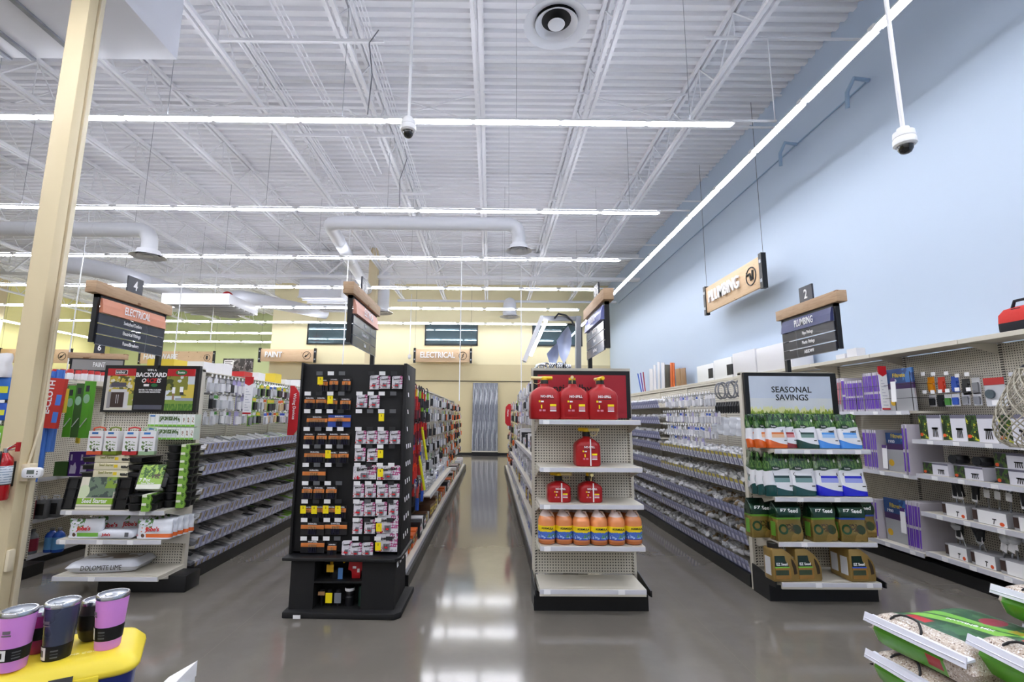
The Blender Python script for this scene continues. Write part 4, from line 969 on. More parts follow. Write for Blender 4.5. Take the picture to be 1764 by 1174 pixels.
for j, yy in enumerate(fr(5.22, 6.1, .15)):
    tag(obj('parts_bag', polyb[j % 2], None, (2.74, yy, 1.47-.01*(j % 2)), (0, 0, -1.2)), 'clear plastic bag of parts, shiny, hanging on the plumbing gondola', 'plastic bag', 'clear parts bags')

# ---- aisle behind the battery rack: dense hanging goods on the +x face
def handle_tool(m1, m2, L=.3):
    return MB().tube([(0, -.03, 0), (0, -.05, -.03), (0, -.05, -.08)], .008, 6, 2).tube([(0, -.05, -.08), (.01, -.05, -L*.6)], .016, 6, 0).tube([(.01, -.05, -L*.6), (0, -.05, -L)], .024, 6, 1).box(-.03, .03, -.048, -.044, -.1, -.02, 1).mesh('hanging_tool', [m1, m2, dk], smooth=True)
HT = [handle_tool(lime, dk), handle_tool(red_, dk), handle_tool(ylw, red_), handle_tool(C('orange_red', (226, 74, 40)), C('strap', (196, 50, 44)), .34), handle_tool(C('strap2', (206, 90, 80)), blu, .36), handle_tool(red_, C('maroon', (110, 30, 44)), .3)]
def tools(ys, z, choices, label, grp, x=-1.02):
    for yy in ys:
        o = obj('hanging_tool', HT[rnd.choice(choices)], None, (x+rnd.uniform(-.03, .05), yy+rnd.uniform(-.02, .02), z+rnd.uniform(-.01, .01)), (0, 0, PI/2)); s = rnd.uniform(.9, 1.1); o.scale = (s,)*3
        tag(o, label, 'hand tool', grp)
tools(fr(5.12, 7.2, .085), 2.05, [0, 1, 1, 2, 5], 'dark and bright handled tool in the top row behind the battery rack', 'hanging tools top row')
tools(fr(5.12, 7.2, .085), 1.90, [0, 1, 5, 5], 'dark and bright handled tool just below the top row behind the battery rack', 'hanging tools below top row')
tools(fr(5.12, 6.1, .06), 1.62, [3, 3, 4, 1], 'orange red strap pack in the middle row behind the battery rack', 'orange strap packs middle row')
tools(fr(6.15, 7.2, .085), 1.64, [5, 5, 0], 'maroon handled tool in the middle row behind the battery rack', 'maroon tools middle row')
tools(fr(5.12, 6.6, .06), 1.22, [3, 3, 4, 3], 'orange red strap pack in the lower row behind the battery rack', 'orange strap packs lower row')
tools(fr(5.12, 6.6, .06), 1.38, [3, 4, 5], 'red strap pack between the middle and lower rows', 'red strap packs')
tools(fr(5.5, 6.9, .09), .86, [5, 1, 4], 'maroon packaged strap near the bottom behind the battery rack', 'maroon straps bottom row')
for k, yy in enumerate((5.15, 5.27, 5.39)):
    mb = MB()
    for a in range(6): mb.tube([(a*.012-.03, -.02, 0), (a*.012-.03, -.05, -.12), (a*.014-.035, -.04, -.26)], .007, 6)
    tag(mb.build('cord_bundle', C('neon_green', (90, 226, 40)), None, (-.92, yy, 1.02), (0, 0, PI/2), smooth=True), 'neon green cord bundle hanging beside the battery rack', 'cord', 'neon green cord bundles')
for k, (yy, z) in enumerate(((6.15, 1.32), (6.0, .98))):
    tag(MB().tube([(0, 0, .16), (.06, .05, -.2)], .016, 8).box(-.01, .01, -.01, .01, .16, .2).build('yellow_stake', C('neon_yellow', (226, 232, 40)), None, (-.85, yy, z), smooth=True), 'neon yellow stick sticking out, %s of the two' % ('upper' if k == 0 else 'lower'), 'stick')
def farpal(j, yy): return rnd.choice(['w', 'dk', 'gr', 'bl', 'w', 'dk', 'wg', 'gr']) if yy < 10.0 else rnd.choice(['br', 'dk', 'w', 'gr', 'br', 'yg', 'rd'])
for i, z in enumerate((2.0, 1.76, 1.52, 1.28, 1.04, .80)):
    rowz('hanging_pack', 'carded hardware item in row %s of the aisle behind the battery rack' % ordr[i], 'hanging pack', 'carded hardware items, %s row' % ordr[i], -1.0+.02*(i % 2), fr(7.25 if i < 4 else 6.95, 15.6, .135), z, farpal, PI/2, .05, (1.6, 1.4, 1.45))
def boxm(name, w, d, h, cols, lid=True):
    mb = MB().box(-w/2, w/2, -d/2, d/2, 0, h, 0).box(-w/2+.006, w/2-.006, -d/2-.001, -d/2, h*.25, h*.75, 1)
    if len(cols) > 2: mb.box(-w*.3, w*.1, -d/2-.0018, -d/2-.001, h*.4, h*.62, 2)
    return mb.mesh(name, cols, recalc=False)
BX = [boxm('carton', .2, .2, .15, [wht, blu, wht]), boxm('carton', .18, .22, .2, [dk, wht, red_]), boxm('carton', .2, .2, .12, [lgr, gry, wht]), boxm('carton', .22, .2, .17, [brn, ylw, dk]), boxm('carton', .2, .2, .14, [org, dk, ylw]), boxm('carton', .18, .2, .22, [wht, lgr, dk])]
def cartons(ys, x, z, ch, rz, label, grp, sc=1):
    for yy in ys:
        o = obj('carton', BX[rnd.choice(ch)], None, (x, yy, z), (0, 0, rz+rnd.uniform(-.05, .05))); s = rnd.uniform(.85, 1.0)*sc; o.scale = (s, s, s*rnd.uniform(.8, 1.15))
        tag(o, label, 'box', grp)
cartons(fr(5.2, 15.9, .235), -.97, .178, [3, 4, 2, 1, 5], PI/2, 'packaged hardware box on the bottom shelf behind the battery rack', 'hardware boxes on the bottom shelf')
cartons(fr(7.05, 10.5, .235), -1.0, .592, [0, 2, 5], PI/2, 'packaged box on the short middle shelf behind the battery rack', 'boxes on the short middle shelf')
# ---- left face of the middle gondola
cartons(fr(5.05, 9.7, .225), .62, 1.212, [1, 0, 5, 2], -PI/2, 'boxed bath hardware on the upper shelf of the middle gondola', 'boxed hardware, upper shelf, middle gondola')
cartons(fr(5.05, 12.1, .225), .62, .832, [5, 2, 0, 5], -PI/2, 'boxed hardware on the middle shelf of the middle gondola', 'boxed hardware, middle shelf, middle gondola')
cartons(fr(5.05, 12.1, .225), .62, .492, [2, 5, 3, 0], -PI/2, 'boxed hardware on the lower shelf of the middle gondola', 'boxed hardware, lower shelf, middle gondola')
cartons(fr(5.05, 15.8, .225), .62, .152, [0, 5, 2, 5], -PI/2, 'boxed hardware on the bottom shelf of the middle gondola', 'boxed hardware, bottom shelf, middle gondola')
for i, z in enumerate((2.12, 1.92, 1.72)):
    rowz('hanging_pack', 'blue and white hanging package in the %s row of the middle gondola' % q4[i], 'hanging pack', 'blue and white packages, %s row' % q4[i], .56, fr(5.0, 9.6, .11), z, lambda j, yy: rnd.choice(['bl', 'w', 'w', 'gr', 'lv', 'dk']), -PI/2, .04, (1.5, 1.4, 1.3))
for i, z in enumerate((2.0, 1.74, 1.48, 1.2, .9, .62)):
    rowz('hanging_pack', 'hardware package hanging at the far end, row %s, middle gondola' % ordr[i], 'hanging pack', 'far packages, %s row, middle gondola' % ordr[i], .58, fr(9.8 if i < 4 else 12.3, 15.6, .16), z, lambda j, yy: rnd.choice(['yg', 'w', 'dk', 'rd', 'w', 'gr', 'br']), -PI/2, .05, (1.7, 1.4, 1.5))
# ---- red blade signs and white flag tags
def blade(x, y, z0, z1, side, label, txt=None, w=.14):
    t = thing('aisle_blade_sign', label, 'sign', (x, y, z0)); h = z1-z0
    MB().prism([(0, 0), (side*w*.6, 0), (side*w, h*.12), (side*w*1.02, h*.55), (side*w*.9, h*.86), (side*w*.4, h), (0, h)], -.006, .006, 'y').build('blade', red_m, t)
    if txt: text(txt, .062, txt_white, t, (side*w*.5, -.0075, h*.58), (PI/2, PI/2, 0), bold=.01)
    return t
blade(-3.02, 7.38, 1.36, 2.09, 1, 'red curved blade sign reading Wiring Devices on the left gondola', 'Wiring Devices', .15)
blade(.46, 11.4, 1.45, 1.95, -1, 'small red blade sign halfway down the middle gondola', 'Home', .13)
def flag(x, y, z0, z1, side, label):
    t = thing('product_guide_flag', label, 'sign', (x, y, z0)); h = z1-z0
    MB().box(0, side*.1, -.004, .004, 0, h*.86).build('card', txt_white, t); MB().bar((side*.05, 0, h), (-side*.3, 0, h), .006).build('arm', chrome, t)
    MB().prism([(0, h*.82), (side*.05, h*.76), (side*.1, h*.82), (side*.1, h), (0, h)], -.006, .006, 'y').build('head', red_m, t)
    MB().box(0, side*.1, -.0055, -.004, -.0, .02).build('foot_band', red_m, t)
    mb = MB()
    for k in range(9): mb.box(side*.02, side*(.08-.02*(k % 3)), -.0052, -.004, h*(.1+.07*k), h*(.1+.07*k)+.006)
    mb.build('fine_print', mat('fine_grey', (170, 174, 190), .5), t)
flag(-2.99, 5.95, 1.66, 2.11, 1, 'white guide flag with red head on the left gondola')
# ================================================================ SIGNS
gdark = mat('slat_charcoal', (44, 46, 56), .22); orange_s = mat('sign_orange', (206, 134, 104), .4); blue_s = mat('sign_navy', (58, 64, 112), .3)
grey_s = mat('sign_grey', (142, 140, 140), .4); slat_edge = mat('slat_line', (110, 112, 122), .3)
def aisle_sign(x, y0, y1, zt, zb, side, hdr, hm, rows, num, label, post_bottom=2.13, sc=1.0):
    """board that runs away from the camera above an endcap; side +1 shows its +x face"""
    t = thing('aisle_sign', label, 'sign', (x, y1, post_bottom)); L = y1-y0; zt -= post_bottom; zb -= post_bottom
    MB().box(-.02, .02, -.03, .015, 0, zt).build('post', black, t)
    MB().box(-.02, .02, -L, -L+.03, zb+.02, zt).box(-.02, .02, -L, -.0, zt-.03, zt).build('board_frame', black, t)
    b = MB().box(-.047, .047, -L-.07, .06, zt, zt+.105).build('timber_beam', timber, t, bevel=.004)
    H = zt-zb; hh = H*.36; w = side
    prof = [(-L+.02, -.0), (-.05, .0)]
    MB().prism([(w*.021, zt-.03), (w*.034, zt-.03), (w*.05, zt-hh*.55), (w*.058, zt-hh), (w*.04, zt-hh), (w*.021, zt-hh)], -L+.03, -.03, 'y').build('header_board', hm, t)
    R = (PI/2, 0, side*PI/2)
    text(hdr, hh*.62, txt_white, t, (w*.0595, -L/2, zt-hh*.60), (PI/2, -.0, side*PI/2), sx=.62, bold=.012)
    rh = (H-hh)/3
    for i, s in enumerate(rows):
        z1 = zt-hh-rh*i; z0 = z1-rh
        q = MB().box(min(w*.02, w*.034), max(w*.02, w*.034), -L+.02, -.02, z0+.006, z1-.004).build('slat', gdark, t)
        MB().box(min(w*.034, w*.036), max(w*.034, w*.036), -L+.02, -.02, z0+.002, z0+.008).box(min(w*.034, w*.0355), max(w*.034, w*.0355), -L*.30-.002, -L*.30+.002, z0+.006, z1-.004).build('slat_line', slat_edge, q)
        text(s, rh*.50, txt_white, q, (w*.0365, -L*.52, (z0+z1)/2+.004), R, sx=.72, bold=.01)
    MB().box(-.008, .008, -L*.62, -L*.62+.2, zt+.105, zt+.27).build('number_plate', gdark, t)
    text(num, .13, txt_white, t, (w*.0092, -L*.62+.1, zt+.185), R, sx=.8, bold=.02)
    return t
aisle_sign(-3.5, 4.22, 5.12, 2.70, 2.25, 1, 'ELECTRICAL', orange_s, ['Switches/Outlets', 'Electrical Fittings', 'Fuses/Breakers'], '4', 'aisle four sign with orange Electrical header and timber beam')
aisle_sign(-1.25, 4.20, 5.10, 2.705, 2.26, 1, 'ELECTRICAL', mat('sign_salmon', (222, 160, 140), .4), ['Timers', 'Extension Cords', 'Tools'], '3', 'aisle sign with pale salmon Electrical header above the battery rack')
aisle_sign(1.05, 4.33, 5.16, 2.70, 2.25, -1, 'PLUMBING', mat('sign_periwinkle', (120, 130, 196), .2), ['Bath Hardware', 'Faucets', 'Air Cleaning'], '3', 'aisle sign with pale blue header above the fuel can endcap')
aisle_sign(3.15, 4.32, 5.14, 2.70, 2.26, -1, 'PLUMBING', blue_s, ['Pipe Fittings', 'Plastic Fittings', 'ABS/DWV'], '2', 'aisle two sign with navy Plumbing header before the blue wall')
def hung_board(loc, rz, L, H, s, sym, label, wires=True, th=.05):
    t = thing('department_sign', label, 'sign', loc, rz)
    MB().box(-L/2, L/2, -th, 0, 0, H).build('timber_board', timber_l, t, bevel=.005)
    for sx in (-1, 1): MB().box(sx*L/2-.05, sx*L/2+.05, -th-.02, .02, -.04, H+.04).box(sx*L/2-.03, sx*L/2+.03, -th-.025, -th-.019, .08, .14, 1).box(sx*L/2-.03, sx*L/2+.03, -th-.025, -th-.019, H-.14, H-.08, 1).build('end_bracket', [black, galv], t)
    text(s, H*.62, txt_white, t, (-L/2+.24, -th-.03, H*.52), FRONT, sx=.78, bold=.02, ext=.015, align='LEFT')
    rg = MB()
    pts = [(L/2-.36+.17*math.cos(a*PI/12), -th-.004, H/2+.17*math.sin(a*PI/12)) for a in range(25)]
    rg.tube(pts, .012, 5)
    rg.build('emblem_ring', black, t); sym(t, (L/2-.36, -th-.005, H/2))
    for sx in (-1, 1): MB().tube([(sx*L/2, 0, H+.04), (sx*L/2, 0, 7.66-loc[2])], .004, 4).build('hanging_wire', wire_m, t)
    return t
timber_l = pat('timber_light', (218, 188, 152), lambda x, y, z, N: [((N(3, 3, (1, 1, 9)) - 0.4)*1.6, (204, 170, 132)), (N(9, 2) > .72, (150, 108, 72))], r=.6)
def s_bolt(t, c): MB().tube([(c[0]+.06, c[1], c[2]+.1), (c[0]-.03, c[1], c[2]+.0), (c[0]+.03, c[1], c[2]+.0), (c[0]-.05, c[1], c[2]-.11)], .02, 5).build('emblem', black, t)
def s_brush(t, c): MB().tube([(c[0]+.09, c[1], c[2]+.09), (c[0]-.02, c[1], c[2]-.02)], .016, 5).tube([(c[0]-.01, c[1], c[2]-.0), (c[0]-.09, c[1], c[2]-.08)], [.045, .02], 6).build('emblem', black, t)
def s_pipe(t, c): MB().tube([(c[0]-.14, c[1], c[2]+.05), (c[0]-.03, c[1], c[2]+.05), (c[0]-.0, c[1], c[2]-.07), (c[0]+.06, c[1], c[2]-.07), (c[0]+.07, c[1], c[2]+.1)], .026, 6).build('emblem', black, t)
def s_nut(t, c): MB().tube([(c[0], c[1]-.004, c[2]+.1), (c[0], c[1]-.004, c[2]-.1)], .05, 6).build('emblem', black, t)
hung_board((-2.16, 21.55, 4.03), 0, 2.5, .58, 'ELECTRICAL', s_bolt, 'light timber Electrical board on the yellow rear wall')
hung_board((-9.05, 21.55, 4.0), 0, 2.45, .56, 'PAINT', s_brush, 'light timber Paint board at the corner of the yellow rear wall')
hung_board((-17.0, 26.3, 4.35), 0, 4.0, .68, 'HARDWARE', s_nut, 'light timber Hardware board hanging before the green wall')
hung_board((-20.6, 22.0, 3.9), 0, 3.2, .62, '', s_brush, 'light timber board hanging by the lemon yellow wall')
hung_board((4.95, 9.7, 4.02), PI/2*-1, 2.35, .58, 'PLUMBING', s_pipe, 'light timber Plumbing board hanging before the blue wall')
# framed picture on the green wall
t = thing('wall_picture', 'dark workshop picture with a white caption box on the green wall', 'picture', (-15.2, YG-.03, 3.95))
x0, z1 = at(385, 617, YG-.05); x1, z0 = at(434, 648, YG-.05); t.location = ((x0+x1)/2, YG-.03, z0-.6)
pm = pat('picture_dark', (48, 44, 46), lambda x, y, z, N: [(N(3, 4) > .52, (110, 104, 104)), (N(5, 4) > .62, (170, 168, 170))], r=.4)
hw = (x1-x0)/2; MB().box(-hw, hw, -.02, .02, 0, z1-z0+.6).build('print', pm, t)
MB().box(-hw+.06, -hw+.62, -.024, -.02, z1-z0+.05, z1-z0+.5).build('caption', txt_white, t)
for k in range(4): MB().box(-hw+.1, -hw+.55-.1*(k % 2), -.027, -.024, z1-z0+.40-.09*k, z1-z0+.43-.09*k).build('caption_line', txt_black, t)
# far aisle signs on the left
def far_sign(x, y, label, hdr, num, hm, rows):
    t = thing('aisle_sign', label, 'sign', (x, y, 2.1), rz=.25)
    t.scale = (.75, .75, 1)
    MB().box(-.6, -.56, -.02, .02, -2.1, .62).build('post', black, t); MB().box(-.6, .6, -.02, .02, .1, .62).build('board_frame', gdark, t)
    MB().box(-.66, .66, -.06, .06, .62, .73).build('timber_beam', timber, t, bevel=.004)
    MB().box(-.55, .58, -.03, -.02, .40, .6).build('header_board', hm, t); text(hdr, .14, txt_white, t, (.05, -.033, .5), FRONT, sx=.7, bold=.01)
    text(rows, .085, txt_white, t, (.05, -.023, .3), FRONT, sx=.7, bold=.01)
    MB().box(-.12, .12, -.01, .01, .73, .95).build('number_plate', gdark, t); text(num, .17, txt_white, t, (0, -.012, .84), FRONT, bold=.02)
x, z = at(170, 640, 7.5); far_sign(-7.75, 9.6, 'aisle six sign with grey Paint header behind the left endcap', 'PAINT', '6', grey_s, 'Decorative Interior')
far_sign(-10.1, 9.6, 'aisle seven sign at the far left beyond the column', 'PAINT', '7', grey_s, 'Stains')

# ================================================================ STEEL SHEETS, WALL TOP GOODS
t = thing('steel_rack', 'low black base under the leaning steel panels at the end of the middle aisle', 'rack', (-.25, 21.2, 0))
MB().box(-.56, .56, 0, .5, 0, .17).build('base', black, t); MB().box(-.56, .56, -.02, .0, .17, .22).box(-.56, .56, 0, .5, .17, .2).build('lip', shelf_m, t)
for i in range(5):
    w = .225; mb = MB(); n = 20; pts = []
    for j in range(n+1):
        u = j/n*w-w/2; pts.append((u, -.03 if (j//2) % 2 else .0))
    out = pts+[(u, v+.004) for u, v in reversed(pts)]
    mb.prism([(a, b) for a, b in out], 0, 2.95, 'z')
    tag(mb.build('steel_sheet', pat('galvanised_sheet', (150, 154, 164), lambda x, y, z, N: [(((x/.056).frac() < .45), (112, 116, 128)), ((N(9, 3, (3, 1, .12)) > .55), (196, 198, 204)), ((N(14, 3, (3, 1, .1)) > .6), (92, 96, 108))], r=.34, metal=.55), None, (-.70+.223*i, 21.42+.02*(i % 2), .20), (-.085, 0, (.0, .02, -.01, .01, 0)[i])), 'ribbed galvanised steel panel, %s from left, leaning at the end of the aisle' % nth[i], 'steel panel')
wt = 2.485
board_specs = [(1098, 655, 1104, 670, blu, .015, 'blue'), (1103, 650, 1107, 672, C('violet', (110, 60, 150)), .015, 'violet'), (1107, 650, 1109, 668, C('red_rod', (160, 40, 60)), .015, 'dark red')]
for i, (m, w_) in enumerate(((blu, 'blue'), (C('violet', (110, 60, 150)), 'violet'), (C('red_rod', (160, 40, 60)), 'dark red'))):
    tag(MB().bar((0, 0, 0), (.0, .35-.1*i, .68), .03).build('thin_rod', m, None, (5.1, 16.55-.2*i, 2.49)), 'thin %s rod leaning on top of the wall shelving' % w_, 'rod')
for i, (m, w_, h, dy) in enumerate(((wht, 'white', .72, .2), (wht, 'white', .80, .12), (wht, 'white', .86, .12), (wht, 'white', .80, .16), (dk, 'black', .70, .26), (org, 'orange', .72, .14), (org, 'orange', .70, .1), (C('mdf', (150, 118, 84)), 'brown', .50, .2), (C('mdf2', (140, 108, 78)), 'brown', .48, .2))):
    yy = 15.6-.36*i+(.25 if i > 5 else 0)
    tag(MB().box(-.012, .012, -dy, dy*.6, 0, h).build('trim_board', m, None, (5.12, yy, 2.49), (.12 if i < 7 else .02, -.02, 0), bevel=.004), '%s board leaning on top of the wall shelving, %s from the far end' % (w_, nth[i]), 'board')
bxg = pat('box_white_green', (232, 234, 234), lambda x, y, z, N: [(((y+.3).abs() < .12) & ((z-.16).abs() < .11), (30, 32, 36)), ((y > .47) | (y < -.47), (120, 180, 60))], r=.5)
for i, (a, b, h, m, w_) in enumerate(((11.6, 10.75, .38, bxg, 'white and green sink box'), (10.7, 9.9, .42, bxg, 'white and green box with dark picture'), (9.85, 9.0, .46, wht, 'plain white carton'), (8.95, 7.9, .44, wht, 'plain white carton with small print'))):
    tag(MB().box(-.18, .18, -abs(a-b)/2, abs(a-b)/2, 0, h).build('carton', m, None, (5.1, (a+b)/2, 2.49), bevel=.004), '%s atop the wall shelving, %s from the far end' % (w_, nth[i]), 'box')
for i in range(2): tag(MB().box(-.06, .06, -.09, .09, 0, .06+.05*i).build('carton', wht, None, (4.95, 6.75-.22*i, 2.49)), 'tiny white box on the wall shelf top under the aisle two sign, %s' % ('lower' if i == 0 else 'taller'), 'box')
# ================================================================ WALL SHELVING (right)
t = thing('wall_shelving', 'beige pegboard wall shelving along the blue wall', 'shelving', (5.3, 2.6, 0)); XO, YO = 5.3, 2.6
for k in range(15):
    y0 = 2.6+1.19*k
    if k < 14:
        MB().box(-.012, .0, y0-YO+.015, y0-YO+1.175, .12, 2.44).build('pegboard', peg_y, t)
    MB().box(-.02, .02, y0-YO-.014, y0-YO+.014, 0, 2.45).build('upright', upright_m, t)
    if k < 14:
        s = MB().box(-.45, -.0, y0-YO+.004, y0-YO+1.186, 2.45, 2.475).box(-.455, -.445, y0-YO+.004, y0-YO+1.186, 2.43, 2.478).build('top_shelf', shelf_m, t, bevel=.002, seg=1)
        MB().prism([(-.43, 2.448), (-.02, 2.448), (-.02, 2.33)], y0-YO+.02, y0-YO+.026, 'y').build('bracket', shelf_m, t)
MB().box(-.50, 0, 0, 16.6, 0, .12).build('base', black, t)
def wshelf(y0, y1, z, xf=-.53, tags=()):
    s = MB().box(xf, -.01, y0-YO, y1-YO, z-.028, z).box(xf-.012, xf, y0-YO, y1-YO, z-.045, z+.002, 1).build('shelf', [shelf_m, strip_clear], t)
    for ty in tags: MB().box(xf-.015, xf-.012, ty-YO-.035, ty-YO+.035, z-.045, z-.005).build('price_tag', tag_white, s)
for z in (1.435, 1.06, .655, .235): wshelf(3.2, 5.58, z, tags=(5.35, 5.05, 4.72, 4.4))
for z in (1.755, 1.03, .20): wshelf(5.61, 6.95, z, xf=-.50 if z > 1 else -.53, tags=(6.5, 6.1, 5.75))
for z in (1.75, 1.4, 1.03, .62, .20): wshelf(7.0, 12.9, z)
cartons(fr(7.2, 12.5, .25), 5.0, 1.40, [0, 2, 5], -PI/2, 'boxed goods on the wall shelving past the filters, middle shelf', 'wall shelf boxes')
# ---- furnace filters
purple = mat('filter_purple', (104, 62, 176), .45); pfr = mat('filter_frame', (196, 192, 202), .5); pdk = mat('filter_dark', (70, 40, 110), .5)
filt_face = pat('filter_front', (170, 172, 176), lambda x, y, z, N: [(z > .26, (62, 38, 84)), (z > .33, (34, 66, 116)), ((z > .33) & (y < -.05) & (N(9, 2) > .5), (60, 110, 170)), ((z < .24) & (((z*y).abs()*0+(y-.12)*(y-.12)+(z-.1)*(z-.1)) < .0016), (214, 170, 40))], r=.4)
fb = MB().box(-.2, .2, -.011, .011, 0, .49, 0).box(-.202, -.2, -.009, .009, .03, .215, 1).box(-.202, -.2, -.009, .009, .245, .45, 1).mesh('air_filter', [pfr, purple], bevel=0)
FR_ = {'t': (-.2, .2)}
def filters(ys, x, z, label, grp, lean=.0, h=1):
    for i, yy in enumerate(ys):
        o = obj('air_filter', fb, None, (x, yy, z), (lean+rnd.uniform(-.01, .01), 0, rnd.uniform(-.03, .03))); o.scale = (1, 1, h); tag(o, label, 'air filter', grp)
filters(fr(6.02, 6.30, .026), 5.02, 1.757, 'tall purple edged furnace filter on the top filter shelf, nearer group', 'tall purple filters', h=.98)
filters(fr(6.34, 6.60, .026), 5.02, 1.757, 'shorter purple edged furnace filter on the top filter shelf', 'shorter purple filters', h=.82)
tag(obj('air_filter', fb, None, (5.02, 6.66, 1.757), (0, 0, 0)), 'single purple filter left of the shorter ones on the top filter shelf', 'air filter').scale = (1, 2.6, .92)
pk = mat('filter_pink', (206, 110, 120), .5); fpk = MB().box(-.2, .2, -.011, .011, 0, .46, 0).box(-.202, -.2, -.009, .009, .1, .4, 1).mesh('air_filter', [pfr, pk])
for i in range(3): tag(obj('air_filter', fpk, None, (5.03, 6.76+.045*i, 1.757), (.1, 0, 0)), 'pink edged furnace filter leaning at the end of the top filter shelf', 'air filter', 'pink filters')
filters(fr(6.2, 6.42, .034), 5.02, 1.032, 'purple edged furnace filter on the middle filter shelf', 'middle shelf purple filters', .03)
filters((5.68, 5.73), 4.97, 1.032, 'tall purple filter at the near end of the middle filter shelf', 'tall purple filters middle shelf', .05, 1.16)
filters(fr(5.68, 5.84, .026), 5.0, .202, 'purple edged furnace filter on the lowest filter shelf', 'lowest shelf purple filters', .06, 1.08)
filters((6.3, 6.34), 5.0, .202, 'purple filter set back on the lowest filter shelf', 'back purple filters', .03, .95)
def fface(x, y, z, label, w=.36, h=.47):
    t = thing('filter_front_panel', label, 'air filter', (x, y, z))
    MB().box(-.011, .011, -w/2, w/2, 0, h).build('panel', filt_face, t); text('Filtrete', .07, mat('filter_print', (206, 180, 50), .5), t, (-.0125, 0, .42), TO_LEFT, bold=.01, sx=.9)
    text('1900', .05, txt_white, t, (-.0125, .09, .355), TO_LEFT, bold=.0)
    mb = MB()
    for zz in (.02, .34): mb.bar((-.10, -w/2-.03, zz), (-.10, w/2+.03, zz), .005)
    return t
fface(4.9, 5.81, 1.757, 'furnace filter shown face on at the near end of the top filter shelf', .38, .5)
fface(4.93, 5.98, 1.032, 'furnace filter shown face on, middle filter shelf', .34, .46)
fface(4.9, 6.08, .202, 'furnace filter shown face on, lowest filter shelf', .36, .5)
mb = MB()
for z in (1.90, 2.06): mb.bar((4.79, 5.54, z), (4.79, 6.9, z), .005); mb.bar((4.79, 5.54, z), (5.25, 5.54, z), .005)
for yy in (5.54, 5.78, 6.4): mb.bar((4.79, yy, 1.757), (4.79, yy, 2.2 if yy < 5.6 else 2.06), .005)
tag(mb.build('wire_fence', wire_m), 'black wire rail before the top filter shelf', 'rail')
o = flag(4.74, 5.93, 1.77, 2.30, 1, 'white guide flag with red head before the purple filters')
for i, (yy, z, w_) in enumerate(((5.78, 1.86, 'top'), (6.02, 1.07, 'middle'), (5.86, .36, 'lowest'))):
    tag(MB().box(-.002, .002, -.035, .035, 0, .27).box(-.0035, -.002, -.035, .035, .24, .28, 1).build('size_strip', [txt_white, pdk], None, (4.775, yy, z), (0, .04, 0)), 'white strip card before the %s filter shelf' % w_, 'card')
# ---- solar light cartons
def photobox(w, d, h, pic_c, icon, badge=True, tray=False):
    r = thing('light_carton', 'x', 'box')
    MB().box(0, d, -w/2, w/2, 0, h).build('carton', mat('carton_white', (222, 222, 232), .45) if not tray else mat('tray_grey', (160, 160, 164), .5), r)
    pm = pat('carton_photo_'+icon, pic_c, lambda x, y, z, N: [(N(26, 3) > .5, (60, 90, 40)), (N(30, 3) > .60, (190, 190, 60) if icon != 'dark' else (90, 100, 60))], r=.3)
    if not tray:
        MB().box(-.002, 0, w*.12, w/2, 0.005, h-.005).build('photo_panel', pm, r)
        MB().box(-.0015, 0, -w/2, w/2, h*.86, h).build('top_band', mat('band_grey', (112, 110, 128), .4), r)
    else:
        MB().box(-.002, 0, -w*.5, w*.34, 0.004, h-.004).build('front_card', txt_white, r); MB().box(-.003, 0, w*.36, w*.5, h*.2, h*.9).build('brand_patch', mat('patch_brown', (66, 50, 46), .5), r)
    icn = MB()
    for k in range(4 if not tray else 1):
        yy = -w*.12-k*w*.07; icn.bar((-.003, yy, h*.12), (-.003, yy+w*.02*(k-1.5), h*.42), .004); icn.box(-.0045, -.002, yy-.014+w*.02*(k-1.5), yy+.014+w*.02*(k-1.5), h*.42, h*.5)
    icn.build('printed_icon', txt_black, r)
    if badge: MB().lathe([(.001, 0), (.018, 0), (.018, .002), (.001, .002)], 14).build('badge', mat('badge_orange', (214, 84, 40), .5), r, loc=(-.001, (w*.42 if not tray else -w*.36), h*.2), rot=(0, -PI/2, 0))
    return Proto(r)
pb1 = photobox(.24, .2, .27, (34, 50, 28), 'garden'); pb2 = photobox(.30, .22, .15, (46, 44, 52), 'dark'); tr1 = photobox(.26, .22, .13, (60, 60, 60), 'tray', tray=True)
for i, yy in enumerate((5.42, 5.14, 4.85, 4.53)):
    pb1.put((4.84-.0*i, yy, 1.437), 0, 'white solar light carton with a garden photo, %s from the far end of its shelf' % nth[i], scale=(1, 1.1 if i < 2 else 1.25, 1))
for i, (yy, z) in enumerate(((5.42, 1.062), (5.05, 1.062), (4.62, 1.062), (4.62, 1.206))):
    pb2.put((4.84, yy, z), 0, ['spotlight carton at the far end of the second light shelf', 'wider white spotlight carton in the middle of the second light shelf', 'lower one of two stacked path light cartons', 'upper one of two stacked path light cartons'][i], scale=(1, 1, .95 if i > 1 else .85))
for i, yy in enumerate((5.24, 4.98)):
    tt = thing('garden_light', 'black round garden light lying on the cartons, %s one' % ('farther' if i == 0 else 'nearer'), 'light', (4.95, yy, 1.195))
    MB().lathe([(.001, 0), (.07, .01), (.085, .05), (.07, .09), (.001, .10)], 20).build('lamp_body', pack_blk, tt, smooth=True); MB().lathe([(.03, .0), (.045, .0), (.045, .008), (.03, .008)], 16).build('rim', dk, tt, loc=(-.075, 0, .05), rot=(0, -PI/2, 0))
for i, (yy, z, sc) in enumerate(((5.24, .657, 1), (4.88, .657, 1.25), (4.5, .657, 1.2), (5.28, .237, .9), (5.0, .237, .9), (4.66, .237, 1.35), (4.3, .237, 1))):
    tr1.put((4.82, yy, z), 0, 'white light tray, %s from far end of the %s light shelf' % (nth[i % 3 if i < 3 else i-3], 'third' if i < 3 else 'lowest'), scale=(1, sc, 1))
